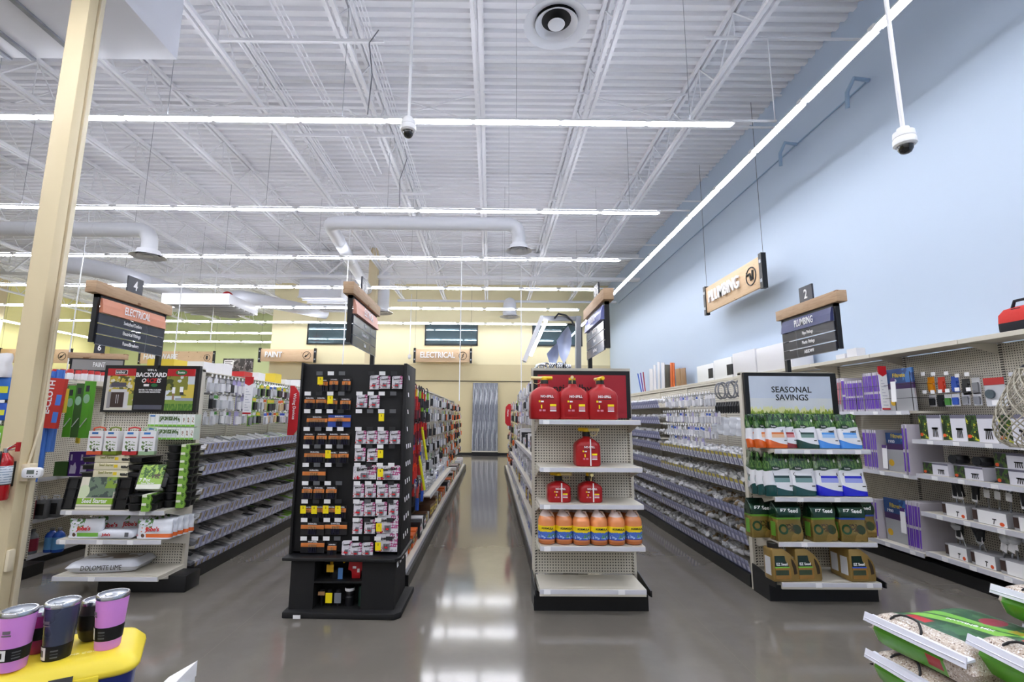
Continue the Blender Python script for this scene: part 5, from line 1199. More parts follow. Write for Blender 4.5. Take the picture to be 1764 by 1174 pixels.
def stake(kind):
    r = thing('solar_stake_light', 'x', 'garden light')
    MB().tube([(0, 0, 0), (0, 0, .2)], .006, 8).build('stem', chrome, r, smooth=True)
    if kind == 'c': MB().lathe([(.001, .2), (.02, .2), (.05, .23), (.052, .25), (.02, .27), (.001, .27)], 16).build('head', chrome, r, smooth=True)
    elif kind == 'b': MB().lathe([(.001, .15), (.022, .15), (.024, .24), (.034, .25), (.034, .27), (.001, .275)], 12).build('head', dk, r, smooth=True)
    else: MB().lathe([(.001, .19), (.03, .2), (.043, .23), (.03, .265), (.001, .27)], 14).build('head', mat('lamp_glass', (190, 194, 200), .1), r, smooth=True)
    MB().box(-.012, -.010, -.022, .022, .13, .19).build('hang_tag', txt_white, r)
    return Proto(r)
SK = {k: stake(k) for k in 'cbg'}
for i, (k, yy, z, lean) in enumerate((('b', 5.32, .66, .1), ('b', 5.22, .66, -.1), ('b', 5.12, .66, .15), ('c', 4.98, .72, .1), ('c', 4.88, .72, .12), ('c', 4.78, .72, .15), ('b', 4.62, .67, 0), ('b', 4.56, .67, 0), ('b', 4.5, .67, 0), ('b', 4.44, .67, 0), ('b', 4.38, .67, 0))):
    SK[k].put((4.93, yy, z+.01), (lean, -.05, 0), 'stake light in the third light shelf trays, %s from the far end' % (nth+['x'])[i], scale=1.3)
for i, (k, yy, z, lean) in enumerate((('b', 5.34, .25, .5), ('g', 5.24, .25, -.5), ('b', 5.14, .26, .7), ('b', 5.02, .26, -.7), ('g', 4.92, .25, .9), ('g', 4.84, .26, .8), ('g', 4.76, .28, .2), ('g', 4.64, .25, .35), ('g', 4.56, .25, -.1), ('g', 4.48, .25, .3))):
    SK[k].put((4.92, yy, z+.01), (lean*.4, -.1, 0), 'stake light in the lowest shelf trays, %s from the far end' % nth[i], scale=1.35)
# ---- packs on the wall pegboard
wall_cards = [(1603, 649, [C('amber', (232, 150, 30)), wht, C('amber', (0, 0, 0))], 'amber'), (1621, 649, [C('vermilion', (206, 60, 36)), wht, C('vermilion', (0, 0, 0))], 'vermilion'), (1644, 648, [blu, wht, blu], 'blue'), (1663, 652, [dk, lgr, dk], 'black'), (1680, 650, [clr, lgr, gry], 'clear'),
              (1606, 680, [wht, dk, dk], 'white and black'), (1620, 680, [dk, lgr, dk], 'dark'), (1633, 679, [wht, grn, grn], 'white and green'), (1646, 678, [wht, blu, blu], 'white and blue'), (1663, 676, [clr, dk, gry], 'grey'), (1683, 676, [clr, dk, gry], 'dim grey')]
for i, (px_, py_, cols, w_) in enumerate(wall_cards):
    yy, z = atx(px_, py_, 5.05)
    r = thing('hanging_pack', '%s hanging pack on the wall pegboard above the light cartons, %s row' % (w_, 'upper' if i < 5 else 'lower'), 'hanging pack', (5.05, yy, z), -PI/2)
    h = .17 if i < 5 else .13
    MB().box(-.042, .042, -.002, .002, -h, 0).build('card', cols[0], r); MB().prism([(-.03, -h*.9), (.03, -h*.9), (.034, -h*.5), (.03, -h*.3), (-.03, -h*.3)], -.02, -.003, 'y').build('blister', cols[2], r)
    MB().box(-.035, .035, -.004, -.002, -h*.55, -h*.42).build('band', cols[1], r)
    hk = obj('peg_hook', hookm, None, (4.98, yy, z+.02), (0, 0, -PI/2)); tag(hk, 'white tagged wire hook above the %s pack on the wall pegboard' % w_, 'hook')
    hk.scale = (1.8, 1, 1.3)
r = thing('float_kit', 'clear pack with a red head hanging beside the rattan lantern', 'hanging pack', (4.98, 4.80, 2.07), -PI/2)
MB().box(-.1, .1, -.002, .002, -.28, 0).build('card', clr, r); MB().box(-.1, .1, -.006, -.002, -.07, 0).build('red_head', red_, r); MB().lathe([(.001, 0), (.045, 0), (.045, .02), (.001, .02)], 16).build('float', C('slate', (70, 84, 92)), r, loc=(-.04, -.004, -.16), rot=(PI/2, 0, 0))
MB().box(-.04, .05, -.008, -.002, -.27, -.22).build('label', txt_white, r)
tag(MB().bar((4.78, 4.15, 2.07), (4.78, 4.45, 2.07), .035, .035).build('shelf_rail', strip_clear), 'short white price rail above the rattan lantern', 'rail')
# ---- rattan lantern (open diamond lattice)
t = thing('rattan_lantern', 'tall pale rattan lattice lantern at the right edge on the light shelf', 'lantern', (4.56, 4.10, 1.437))
t.scale = (1.12, 1.12, 1.05)
def prf(v): return .06+.10*(1-v)+.10*math.sin(PI*min(1, max(0, v)**.6))
lat = MB()
for k in range(14):
    for sgn in (-1, 1):
        pts = []
        for s_ in range(17):
            v = s_/16; a = 2*PI*k/14+sgn*v*2.3; rr = prf(v); pts.append((rr*math.cos(a), rr*math.sin(a), v*.62))
        lat.tube(pts, .0048, 5)
lat.build('lattice', mat('rattan_grey', (168, 162, 146), .6), t)
for v in (0, 1): MB().tube([(prf(v)*math.cos(a*PI/10), prf(v)*math.sin(a*PI/10), v*.62) for a in range(21)], .008, 6).build('ring', MATS['rattan_grey'], t)
MB().lathe([(.001, 0), (.05, 0), (.055, .2), (.001, .2)], 14).build('glass_cup', clr, t, loc=(0, 0, .01))
MB().tube([(-.06, 0, .62), (0, 0, .66), (.06, 0, .62)], .01, 6).build('top_bar', dk, t)
# red tool bag on the top shelf
t = thing('tool_bag', 'red and black soft tool bag on top of the wall shelving at the right edge', 'bag', (5.05, 4.40, 2.479))
loft(MB(), [(0, .3, .42, .04, 0, 0), (.02, .32, .44, .05, 0, 0), (.09, .32, .44, .05, 0, 0)]).build('black_base', mat('bag_black', (24, 26, 36), .7), t, smooth=True)
loft(MB(), [(.09, .32, .44, .05, 0, 0), (.17, .31, .43, .05, 0, 0), (.22, .26, .38, .06, 0, 0), (.245, .12, .30, .05, 0, 0)]).build('body', mat('bag_red', (196, 42, 34), .7, bump=.2, bscale=20), t, smooth=True)
MB().tube([(-.1, .10, .22), (-.1, .07, .29), (-.1, -.07, .29), (-.1, -.10, .22)], .014, 8).build('grab_handle', MATS['bag_black'], t, smooth=True)
MB().box(-.137, -.13, -.0, .08, .19, .215).build('maker_tag', black, t)
# ================================================================ LEFT ENDCAP GOODS
def A(px, py, y=4.82): return at(px, py, y)
sprout = pat('sprout_box', (228, 232, 230), lambda x, y, z, N: [(z < .02, (120, 186, 60)), ((x > -.13) & (x < .08) & (z > .045) & (z < .10) & (N(50, 3) > .42), (70, 96, 50)), ((x > -.11) & (x < .07) & (z < .06) & (z > .03), (210, 214, 222)), ((((x-.1)/.045).frac()-.5).abs() > .44, (190, 204, 190)), ((x > .09) & ((((x-.1)/.045).frac()-.5).abs() < .2) & (z > .04) & (z < .09) & (N(70, 2) > .5), (140, 100, 70))], r=.4)
for i, z in enumerate((1.53, 1.40)):
    t = thing('sprout_kit_box', 'long white and green herb kit box, %s of the two under the poster' % ('upper' if i == 0 else 'lower'), 'box', (-3.23, 5.02, z))
    MB().box(-.235, .235, -.0, .10, 0, .122).build('carton', sprout, t); MB().box(-.22, -.17, -.0015, 0, .098, .112).build('brand_patch', mat('patch_blue', (50, 110, 180), .5), t)
def seedbox(c, name):
    r = thing('seed_box', 'x', 'box')
    pm = pat('seed_box_'+name, (228, 228, 230), lambda x, y, z, N: [(z < .03+N(20, 2)*.01, c), ((x.abs() < .045) & (z > .045) & (z < .13) & (N(45, 3) > .52), (90, 120, 60)), ((x.abs() < .012) & (z < .06) & (z > .03), (40, 40, 40)), ((z > .16) & (z < .172) & (x.abs() < .05), (190, 80, 80))], r=.4)
    MB().box(-.065, .065, -.045, .045, 0, .225).build('carton', pm, r); MB().box(-.035, .02, -.0465, -.045, .195, .215).build('brand_patch', MATS['patch_blue'], r)
    MB().tube([(-.05, 0, .225), (-.05, 0, .25), (0, 0, .262), (.05, 0, .25), (.05, 0, .225)], .008, 6).build('handle', mat('handle_'+name, c, .5), r, smooth=True)
    return r
for i, (px, c, n, rz) in enumerate(((161, (206, 84, 50), 'orange', .1), (189, (110, 130, 30), 'olive', .0), (222, (180, 40, 44), 'red', .1), (249, (150, 180, 140), 'pale green', .35))):
    r = seedbox(c, n.replace(' ', '_')); r['label'] = 'white seed box with %s foot and handle, %s in its row' % (n, nth[i]); r.location = (A(px, 780, 4.83)[0], 4.87, 1.262); r.rotation_euler = (0, 0, rz)
blk_pl = mat('tray_black', (24, 25, 27), .35)
slv = pat('sleeve_cream', (226, 218, 190), lambda x, y, z, N: [((x > .1) & (z < .04) & (z > .015) & (x < .2) & (N(60, 2) > .4), (50, 50, 46)), (((x-.05).abs() < .018) & ((z-.035).abs() < .014), (236, 206, 40))], r=.5)
def starter():
    r = thing('seed_tray_set', 'x', 'tray'); w = .56
    mb = MB().box(-w/2, w/2, -.14, .14, 0, .04).box(-w/2-.012, w/2+.012, -.15, .15, .036, .045)
    mb.build('tray', blk_pl, r, bevel=.006); MB().box(-.16, .17, -.157, .157, -.0, .066).build('sleeve', slv, r, bevel=.004)
    text('Seed Starter', .034, mat('print_olive', (150, 150, 70), .5), r, (-.04, -.1585, .045), FRONT, bold=.01, sx=.8)
    return Proto(r)
ST = starter()
for i in range(7): ST.put((-3.66, 5.005, .768+.0703*i), 0, 'stacked black seed tray with cream sleeve, %s from the bottom of its stack' % nth[i], scale=(1, 1, 1.0))
# big front seed starter, tilted back
t = thing('seed_tray_set', 'large black seed starter tray with a green and cream sleeve, leaning in front', 'tray', (-3.72, 4.775, .767), rot=(-.16, 0, 0))
mb = MB(); w, h = .60, .29
mb.box(-w/2, w/2, .0, .055, 0, h)
for i in range(6):
    for j in range(3):
        if 1 < i < 4: continue
        x0 = -w/2+.008+i*(w-.016)/6; z0 = .008+j*(h-.016)/3
        mb.box(x0+.002, x0+(w-.016)/6-.004, -.012, 0, z0+.002, z0+.004); mb.box(x0, x0+.004, -.014, 0, z0, z0+(h-.016)/3-.004); mb.box(x0, x0+(w-.016)/6-.004, -.014, 0, z0+(h-.016)/3-.008, z0+(h-.016)/3-.004)
mb.build('tray', blk_pl, t)
sl2 = pat('sleeve_green', (228, 224, 206), lambda x, y, z, N: [((z > .105) & (x > -.08) & (x < .17), (70, 84, 80)), ((z > .105) & (x > -.08) & (N(14, 3) > .5), (110, 130, 110)), ((z > .19) & (x > .08) & (N(18, 2) > .45), (130, 160, 60)), (((x+.11)*(x+.11)*1.0+(z-.16)*(z-.16)*.8) < .0028, (214, 226, 190)), ((z > .045) & (z < .10), (136, 180, 50)), ((z < .03) & (z > .02), (170, 170, 150))], r=.4)
MB().box(-.155, .175, -.018, .058, -.002, h+.002).build('sleeve', sl2, t)
text('Seed Starter', .055, txt_white, t, (.01, -.0195, .074), FRONT, bold=.02, sx=.85)
# round pot packs
def potset():
    r = thing('pot_tray', 'x', 'pot tray'); mb = MB()
    for i, (x, y) in enumerate(((-.065, -.04), (.065, -.04), (-.065, .06), (.065, .06))): mb.lathe([(.001, 0), (.05, 0), (.062, .058), (.066, .06), (.066, .068), (.001, .064)], 14, c=(x, y, 0))
    mb.box(-.13, .13, -.1, .12, .058, .066).build('pots', blk_pl, r, smooth=True)
    MB().prism([(.02, -.002), (.09, -.002), (.1, .03), (.09, .073), (.02, .073)], -.112, .13, 'y').build('sleeve', pat('sleeve_lime', (122, 168, 60), lambda x, y, z, N: [(N(40, 2) > .55, (70, 110, 40)), ((z > .05) & (x < .06), (224, 226, 210))], r=.4), r)
    return Proto(r)
PT = potset()
for i in range(8): PT.put((-3.05, 4.98, .767+.0745*i), (0, 0, .15), 'black pot tray with a green sleeve, %s from the bottom of the tall stack' % nth[i])
for i in range(2): PT.put((-3.245, 4.80, .767+.0745*i), (0, 0, .1), 'black pot tray with a green sleeve at the front, %s of two' % ('lower' if i == 0 else 'upper'))
t = thing('seed_tray_set', 'square seven pot seed starter with a leafy green sleeve, leaning on the pot trays', 'tray', (-3.24, 4.80, .95), rot=(-.40, .0, .12))
MB().box(-.14, .14, .01, .06, .02, .22).build('tray', blk_pl, t, bevel=.01)
MB().box(-.115, .10, -.004, .064, 0, .235).build('sleeve', pat('sleeve_leaf', (146, 186, 76), lambda x, y, z, N: [((z > .11) & (N(26, 3) > .5), (60, 100, 40)), ((z > .11) & (N(34, 3) > .6), (180, 210, 90)), ((x > -.0) & (z > .1) & (z < .14) & (N(40, 2) > .48), (84, 66, 52)), (z < .045, (226, 228, 216))], r=.4), t)
text('7 Pot', .045, txt_white, t, (-.055, -.0055, .085), FRONT, bold=.02); text('Seed Starter', .026, txt_white, t, (-.02, -.0055, .055), FRONT, bold=.01, sx=.9)
# plant food bags
def spikes(name, c, w=.33, h=.165):
    r = thing('plant_food_bag', 'x', 'bag')
    pm = pat('spike_bag_'+name, (226, 230, 238), lambda x, y, z, N: [((z < .045) & (z > .012) & (x > -.06), c), (((x+.09)*(x+.09)+(z-.028)*(z-.028)) < .0003, (90, 60, 44)), ((x < -.02) & (z > .09+(x+.02)*(-.3)) & (N(40, 3) > .5), (80, 130, 60)), ((x > -.12) & (x < -.05) & (z < .1) & (z > .06) & (N(30, 2) > .55), c)], r=.3, coat=.2)
    standbag(w, h, .06, seed=9).build('pouch', pm, r, smooth=True, angle=70)
    text("Jobe's", .052, print_red, r, (.0, -.040, .085), (PI/2-.12, 0, 0), bold=.03); text('15', .022, txt_black if c[0] < 150 else red_m, r, (-.135, -.036, .03), (PI/2-.1, 0, 0))
    return Proto(r)
sg = spikes('green', (110, 176, 60)); so = spikes('orange', (226, 106, 40))
def PA(px, py, y): return at(px, py, y)[0]
sg.put((PA(144, 928, 4.80), 4.82, .507), (-.06, 0, 0), 'white plant food bag with green stripe at the left of its shelf')
sg.put((PA(190, 905, 4.95), 4.95, .507), (-.06, 0, .5), 'white and green plant food bag behind, turned')
so.put((PA(265, 928, 4.80), 4.80, .507), (-.06, 0, 0), 'white plant food bag with orange stripe, front of its row')
for i in range(4): so.put((PA(265, 928, 4.80)+.012*i, 4.868+.066*i, .507), (-.05, 0, .0), 'white plant food bag with orange stripe, %s behind the front one' % nth[i])
so.put((PA(222, 905, 4.98), 5.02, .507), (-.06, 0, .2), 'dim plant food bag at the back in the middle of its shelf')
t = thing('plant_food_bag', 'flat white plant food bag lying in the middle of its shelf', 'bag', (PA(203, 928, 4.80), 4.82, .507))
MB().rings([[(x*(1-.0), y, z) for x, y in rrect(w_, d_, .02)] for z, w_, d_ in ((0, .26, .1), (.02, .33, .13), (.055, .33, .13), (.08, .26, .10))]).build('pouch', mat('bag_white', (222, 226, 236), .3, coat=.2), t, smooth=True, angle=60)
text("Jobe's", .032, print_red, t, (-.08, -.0665, .04), FRONT, bold=.03); MB().box(.09, .125, -.067, -.065, .022, .06).build('barcode', tag_grey, t)
# lime bag
lime_m = pat('lime_bag', (218, 222, 232), lambda x, y, z, N: [((x > -.2) & (x < .24) & (y > -.06) & (N(6, 2) > .42), (120, 108, 100))], r=.28, coat=.3, bump=.15, bscale=12)
t = thing('lime_bag', 'flat white bag of dolomite lime lying on the bottom shelf', 'bag', (-3.62, 4.98, .188), rz=.12)
def pillow(w, d, h, seed=0, n=18, m=12, seam=.02):
    r = random.Random(seed); ph = [r.uniform(0, 6) for _ in range(4)]
    def fn(s):
        def g(u, v):
            a, b = abs(2*u-1), abs(2*v-1)
            e = ((1-a**8)*(1-b**8)); e = max(0, e)**.4
            x = (u-.5)*w; y = (v-.5)*d
            z = h/2+s*(h/2*e + .006*math.sin(9*u+ph[0]+s)*math.sin(7*v+ph[1])*e)
            return (x*(1-.03*math.sin(PI*v)), y*(1-.04*math.sin(PI*u)), z)
        return g
    mb = MB().sheet(fn(1), n, m); mb.sheet(fn(-1), n, m)
    return mb
pillow(.62, .34, .11, 3).build('sack', lime_m, t, smooth=True, angle=80)
text('DOLOMITE LIME', .06, txt_black, t, (.0, -.176, .052), (PI/2-.1, 0, 0), sx=.8)

# ================================================================ LEFT BACKGROUND AISLE
t = thing('gondola_shelving', 'paint aisle gondola seen between the column and the left endcap', 'shelving', (-5.45, 5.6, 0))
MB().box(-.03, .03, .0, 8, .1, 2.0).build('back_panel', peg_y, t); MB().box(-.4, .4, 0, 8, 0, .1).build('base', black, t)
for z, y1 in ((.50, 8), (.12, 8), (.92, 8)):
    MB().box(.03, .44 if z < .9 else .3, 0, y1, z-.025, z).box(.44 if z < .9 else .3, .452 if z < .9 else .312, 0, y1, z-.04, z+.003, 1).build('shelf', [shelf_m, strip_clear], t)
s = MB().box(-.45, .46, .3, 1.6, 2.0, 2.03).box(-.46, .47, .29, .30, 2.0, 2.06).box(.46, .47, .3, 1.6, 2.0, 2.06).build('top_shelf', shelf_m, t)
for k in range(4): MB().box(.47, .473, .5+.3*k, .56+.3*k, 1.96, 2.0).build('price_tag', tag_white, s)
MB().box(-.45, .45, -.01, .0, .1, 2.0).build('end_panel', peg_x, t)
def spray():
    r = thing('spray_can', 'x', 'spray can')
    MB().lathe([(.001, 0), (.032, 0), (.033, .1), (.03, .11), (.001, .112)], 12).build('can', wht, r, smooth=True)
    c = MB().lathe([(.001, .108), (.029, .108), (.03, .15), (.027, .155), (.001, .155)], 12).build('cap', red_, r, smooth=True)
    return Proto(r)
SC = spray()
for i in range(9): SC.put((-5.85+.09*i+.0, 5.96+.0*i, 2.03), 0, 'red capped spray can on the end of the paint aisle top shelf', 'red spray cans at the shelf end')
for i in range(11): SC.put((-5.03, 6.05+.1*i, 2.03), 0, 'red capped spray can along the paint aisle top shelf', 'red spray cans along the shelf')
for i in range(8): SC.put((-5.78+.09*i, 6.1, 2.03), 0, 'red capped spray can in the second row at the shelf end', 'red spray cans second row')
# blue foam tubes and mop packages hanging near the column
fblue = mat('foam_blue', (70, 120, 206), .5); fred = mat('pack_red', (190, 52, 44), .45); lgrn = mat('pack_green', (84, 160, 40), .4)
for i, (px, y0, z0, z1) in enumerate(((72, 5.25, .95, 2.05), (79, 5.28, 1.0, 2.1), (88, 5.3, 1.25, 2.12), (93, 5.33, 1.25, 2.12))):
    x = at(px, 740, y0)[0]
    tag(MB().tube([(0, 0, 0), (0, 0, z1-z0)], .026, 10).build('foam_tube', fblue, None, (x, y0, z0), smooth=True), 'long blue tube standing beside the column, %s from left' % nth[i], 'tube')
t = thing('cleaning_pack', 'tall red boxed cleaning cloth kit hanging beside the column', 'package', (at(84, 735, 5.2)[0], 5.2, 1.50), rot=(0, .07, 0))
MB().box(-.085, .085, -.02, .02, 0, .52).build('carton', fred, t); text('E-CLOTH', .085, txt_white, t, (-.04, -.0215, .32), (PI/2, -PI/2, 0), bold=.03)
for z in (.06, .24): MB().box(.03, .085, -.022, -.02, z, z+.11).build('window_cutout', fblue, t)
t = thing('cleaning_pack', 'yellow and blue mop head pack right of the red kit', 'package', (at(108, 700, 5.35)[0], 5.35, 1.66))
MB().box(-.03, .03, -.02, .02, 0, .26).box(-.028, .02, -.022, -.02, .03, .1, 1).box(-.028, .02, -.022, -.02, .14, .22, 1).build('sleeve', [ylw, fblue], t)
for i, (px, yy, h) in enumerate(((117, 5.85, .60), (131, 5.78, .62), (145, 5.65, .64))):
    t = thing('duster_box', 'tall bright green duster box, %s from left, hanging in the paint aisle' % nth[i], 'box', (at(px, 745, yy)[0], yy, 1.38))
    MB().box(-.042, .042, -.03, .03, 0, h).build('carton', [lgrn, C('dark_green', (54, 92, 40)), lgrn][i], t); MB().bar((0, .0, h), (-.42, .0, h+.03), .008).build('hook', chrome, t); MB().box(-.02, .02, -.032, -.03, h-.12, h-.05).build('window', dk, t)
    MB().lathe([(.001, 0), (.035, 0), (.035, .002), (.001, .002)], 16, sy=1.5).build('badge', mat('badge_grey_green', (150, 190, 160), .5), t, loc=(0, -.03, h-.2), rot=(PI/2, 0, 0)); MB().bar((-.03, -.032, .12), (.035, -.032, .22), .02, .004).build('printed_brush', txt_white, t)
for i, (px, yy) in enumerate(((160, 6.0), (150, 6.1))):
    t = thing('mop', 'yellow mop hanging in the paint aisle, %s one' % ('nearer' if i == 0 else 'farther'), 'mop', (-4.95-.1*i, yy, 1.3))
    MB().tube([(0, 0, 0), (0, 0, .4)], .016, 8).build('handle', ylw, t, smooth=True); MB().box(-.06, .06, -.06, .06, .42, .66).build('mop_head', pat('mop_tan', (176, 150, 60), lambda x, y, z, N: [(N(30, 2) > .5, (206, 186, 110))], r=.7), t, bevel=.015)
    MB().box(-.03, .03, -.065, -.06, .5, .62).build('label', txt_white, t)
pur = mat('box_purple', (72, 36, 130), .4)
for i, px in enumerate((121, 139)):
    t = thing('glove_box', 'purple box with a white hand print, %s one of two' % ('left' if i == 0 else 'right'), 'box', (at(px, 820, 5.95)[0], 5.97, .922))
    MB().box(-.062, .062, 0, .1, 0, .28).build('carton', pur, t); MB().prism([(-.035, .03), (.035, .03), (.04, .1), (.02, .16), (.0, .12), (-.03, .13)], -.002, 0, 'y').box(-.04, -.02, -.0015, 0, .18, .25).build('printed_hand', mat('print_lilac', (206, 200, 230), .5), t)
tag(MB().box(-.085, .085, 0, .1, 0, .165).build('green_box', C('dark_green', (54, 92, 40)), None, (at(101, 820, 5.95)[0], 5.97, .922)), 'dark green box left of the purple boxes', 'box')
jg = mat('jug_grey', (96, 98, 102), .4)
def canister(m, m2, label, px, yy, z, w=.14, h=.2):
    t = thing('thinner_can', label, 'can', (at(px, 870, yy)[0], yy, z))
    MB().box(-w/2, w/2, -.05, .05, 0, h).build('body', m, t, bevel=.008); MB().box(-w/2*.8, w/2*.8, -.052, -.05, h*.2, h*.8).build('label', m2, t)
    MB().tube([(-.03, 0, h), (-.03, 0, h+.035), (.03, 0, h+.035), (.03, 0, h)], .008, 6).lathe([(.001, h), (.018, h), (.018, h+.02), (.001, h+.02)], 10, c=(0, -.02, 0)).build('handle_and_cap', lgr, t)
canister(jg, pack_blk, 'grey solvent can on the upper shelf left of the seed tray, left one', 74, 5.68, .502); canister(jg, pack_blk, 'grey solvent can on the upper shelf left of the seed tray, right one', 96, 5.75, .502)
canister(C('maroon_can', (110, 40, 50)), ylw, 'maroon solvent can half hidden by the column', 57, 5.65, .502, .1, .2)
def bottle(m, lab, label, px, yy, z, mlab):
    t = thing('bottle', label, 'bottle', (at(px, 930, yy)[0], yy, z))
    MB().lathe([(.001, 0), (.055, 0), (.058, .02), (.058, .17), (.045, .2), (.02, .22), (.018, .235), (.001, .235)], 16).build('body', m, t, smooth=True); MB().lathe([(.022, .23), (.022, .255), (.001, .258)], 12).build('cap', tag_grey, t); MB().lathe([(.0588, .03), (.0588, .16)], 16).build('label', mlab, t, smooth=True)
bblue = mat('bottle_blue', (40, 80, 170), .2)
for i, px in enumerate((88, 101)): bottle(bblue, None, 'blue washer fluid bottle on the low shelf, %s one' % ('left' if i == 0 else 'right'), px, 5.8, .122, mat('label_aqua', (90, 150, 206), .4))
bottle(mat('bottle_smoke', (120, 124, 130), .2), None, 'grey and maroon bottle by the foot of the column', 55, 5.72, .122, C('maroon_label', (140, 40, 60)))
# goods left of the column
t = thing('gondola_shelving', 'shelving with bright packages at the left edge behind the column', 'shelving', (-5.1, 4.95, 0))
MB().box(-.5, .42, 0, .04, .1, 2.1).build('pegboard', peg_x, t); MB().box(-.5, .42, -.02, .5, 0, .12).build('base', black, t)
for i, (z0, h, c1, c2, w_) in enumerate(((1.78, .22, (40, 110, 200), (210, 214, 60), 'blue and yellow'), (1.58, .17, (30, 80, 180), (220, 220, 70), 'blue'), (1.36, .17, (120, 176, 50), (220, 226, 226), 'green and white'), (1.16, .17, (110, 160, 60), (40, 60, 70), 'green'), (.95, .16, (90, 94, 100), (200, 200, 206), 'grey'))):
    for j in range(2):
        r = thing('cleaning_pack', '%s package at the left edge of the picture, %s column' % (w_, 'left' if j == 0 else 'right'), 'package', (-4.95+.16*j, 4.87, z0))
        MB().box(-.075, .075, -.03, .07, 0, h).build('bag', mat('pk%d' % i, c1, .3), r, bevel=.01); MB().box(-.05, .04, -.032, -.03, h*.3, h*.6).build('label', mat('pl%d' % i, c2, .4), r); MB().box(-.03, .03, -.036, -.033, -.03, .0).build('price_tag', tag_white, r)
t = thing('hanging_pack', 'white rounded package at the top left edge', 'package', (-4.86, 4.85, 2.0))
standbag(.2, .24, .1, seed=4).build('bag', wht, t, smooth=True)
# small banner stock above the left gondola far behind
tag(MB().box(-.3, .3, 0, 5.2, 0, .01).build('gondola_top_shelf', shelf_m, None, (-3.62, 5.4, 2.134)), 'flat beige shelf on top of the left gondola', 'shelf')
for i in range(10):
    tag(MB().box(-.15, .15, -.12, .12, 0, .12+.03*(i % 3)).build('packet', [ylw, wht, wht, red_, wht][i % 5], None, (-3.72+.04*(i % 2), 5.6+.5*i, 2.146)), 'small packet on top of the left gondola, %s from the camera' % nth[i], 'packet')

# ---- fire extinguisher and thermostat on the column
t = thing('fire_extinguisher', 'red fire extinguisher with a white label on the cream column', 'fire extinguisher', (-3.985, 4.125, .955))
MB().lathe([(.001, 0), (.055, 0), (.06, .012), (.06, .30), (.052, .335), (.03, .36), (.02, .375), (.001, .375)], 24).build('cylinder', mat('extinguisher_red', (176, 16, 26), .2, coat=.5), t, smooth=True)
MB().lathe([(.0606, .12), (.0612, .121), (.0612, .27), (.0606, .271)], 24).build('label', pat('ext_label', (214, 220, 228), lambda x, y, z, N: [(((z/.02).frac() < .35) & (N(60, 2) > .42), (130, 150, 170)), (z < .128, (30, 30, 30))], r=.4), t, smooth=True)
MB().lathe([(.001, .37), (.018, .37), (.018, .41), (.001, .41)], 12).tube([(0, 0, .395), (.05, 0, .40), (.10, 0, .41)], .006, 6).tube([(0, 0, .40), (.04, 0, .425), (.085, 0, .435)], .007, 6).build('valve', chrome, t, smooth=True)
MB().box(.085, .105, -.012, .012, .385, .46).prism([(.02, .40), (.10, .435), (.105, .46), (.095, .46), (.015, .41)], -.006, .006, 'y').build('lever', mat('lever_red', (170, 20, 30), .35), t)
MB().tube([(-.02, -.02, .38), (.015, -.055, .36), (.02, -.062, .28), (.022, -.064, .2)], .009, 8).build('hose', black, t, smooth=True)
MB().box(-.03, .03, .055, .075, .1, .3).build('bracket', black, t)
t = thing('thermostat', 'white rounded thermostat with a grey screen on the cream column', 'thermostat', (-3.828, 4.235, 1.16), rz=.12)
MB().rings([[(x*1.0, -.0, z) for x, z in rrect(.145, .085, .03, 4)], [(x, -.03, z) for x, z in rrect(.145, .085, .03, 4)], [(x*.9, -.036, z*.86) for x, z in rrect(.145, .085, .03, 4)]]).build('case', white_paint, t, smooth=True, angle=40)
MB().box(-.03, .025, -.038, -.035, -.008, .025).build('screen', mat('lcd_grey', (96, 104, 98), .2), t)
MB().box(.042, .052, -.038, -.035, .008, .018).box(.042, .052, -.038, -.035, -.012, -.002).box(-.025, -.015, -.038, -.035, -.03, -.024).box(-.005, .005, -.038, -.035, -.03, -.024).box(.015, .025, -.038, -.035, -.03, -.024).build('keys', tag_grey, t)
MB().box(-.06, .03, 0, .04, -.03, .03).build('back_box', col_edge, t)

# ================================================================ LAMP FRAME AND FOIL GOODS ABOVE THE MIDDLE ENDCAP
t = thing('display_light_frame', 'grey steel display frame with an angled strip lamp behind the fuel can header', 'lamp frame', (.95, 5.75, 2.135))
fm_ = mat('frame_grey', (136, 138, 144), .35, metal=.5)
xa, za = at(907, 620, 5.75); xb, zb = at(938, 548, 5.75); xc, zc_ = at(994, 548, 5.75); O = Vector((.95, 5.75, 2.135))
def Lc(px, py, y): x, z = at(px, py, y); return Vector((x, y, z))-O
MB().bar(Lc(996, 640, 5.75), Lc(996, 545, 5.75), .075, .06).bar(Lc(1000, 549, 5.75), Lc(934, 548, 5.75), .05, .05).build('post', fm_, t)
MB().bar(Lc(903, 622, 5.7), Lc(934, 545, 5.7), .05, .05).bar(Lc(903, 622, 6.9), Lc(934, 545, 6.9), .05, .05).bar(Lc(934, 545, 5.7), Lc(934, 545, 6.9), .03).bar(Lc(903, 622, 5.7), Lc(903, 622, 6.9), .03).build('lamp_housing', lamp_white, t)
MB().bar(Lc(914, 612, 5.72), Lc(941, 552, 5.72), .05, .035).build('lamp_tube', tube_m, t)
MB().tube([Lc(955, 548, 5.7), Lc(962, 540, 5.7), Lc(975, 543, 5.7), Lc(985, 552, 5.7), Lc(990, 562, 5.7)], .012, 6).build('cable', wire_m, t, smooth=True)
fo = mat('foil', (206, 216, 244), .35, metal=.25, coat=.4)
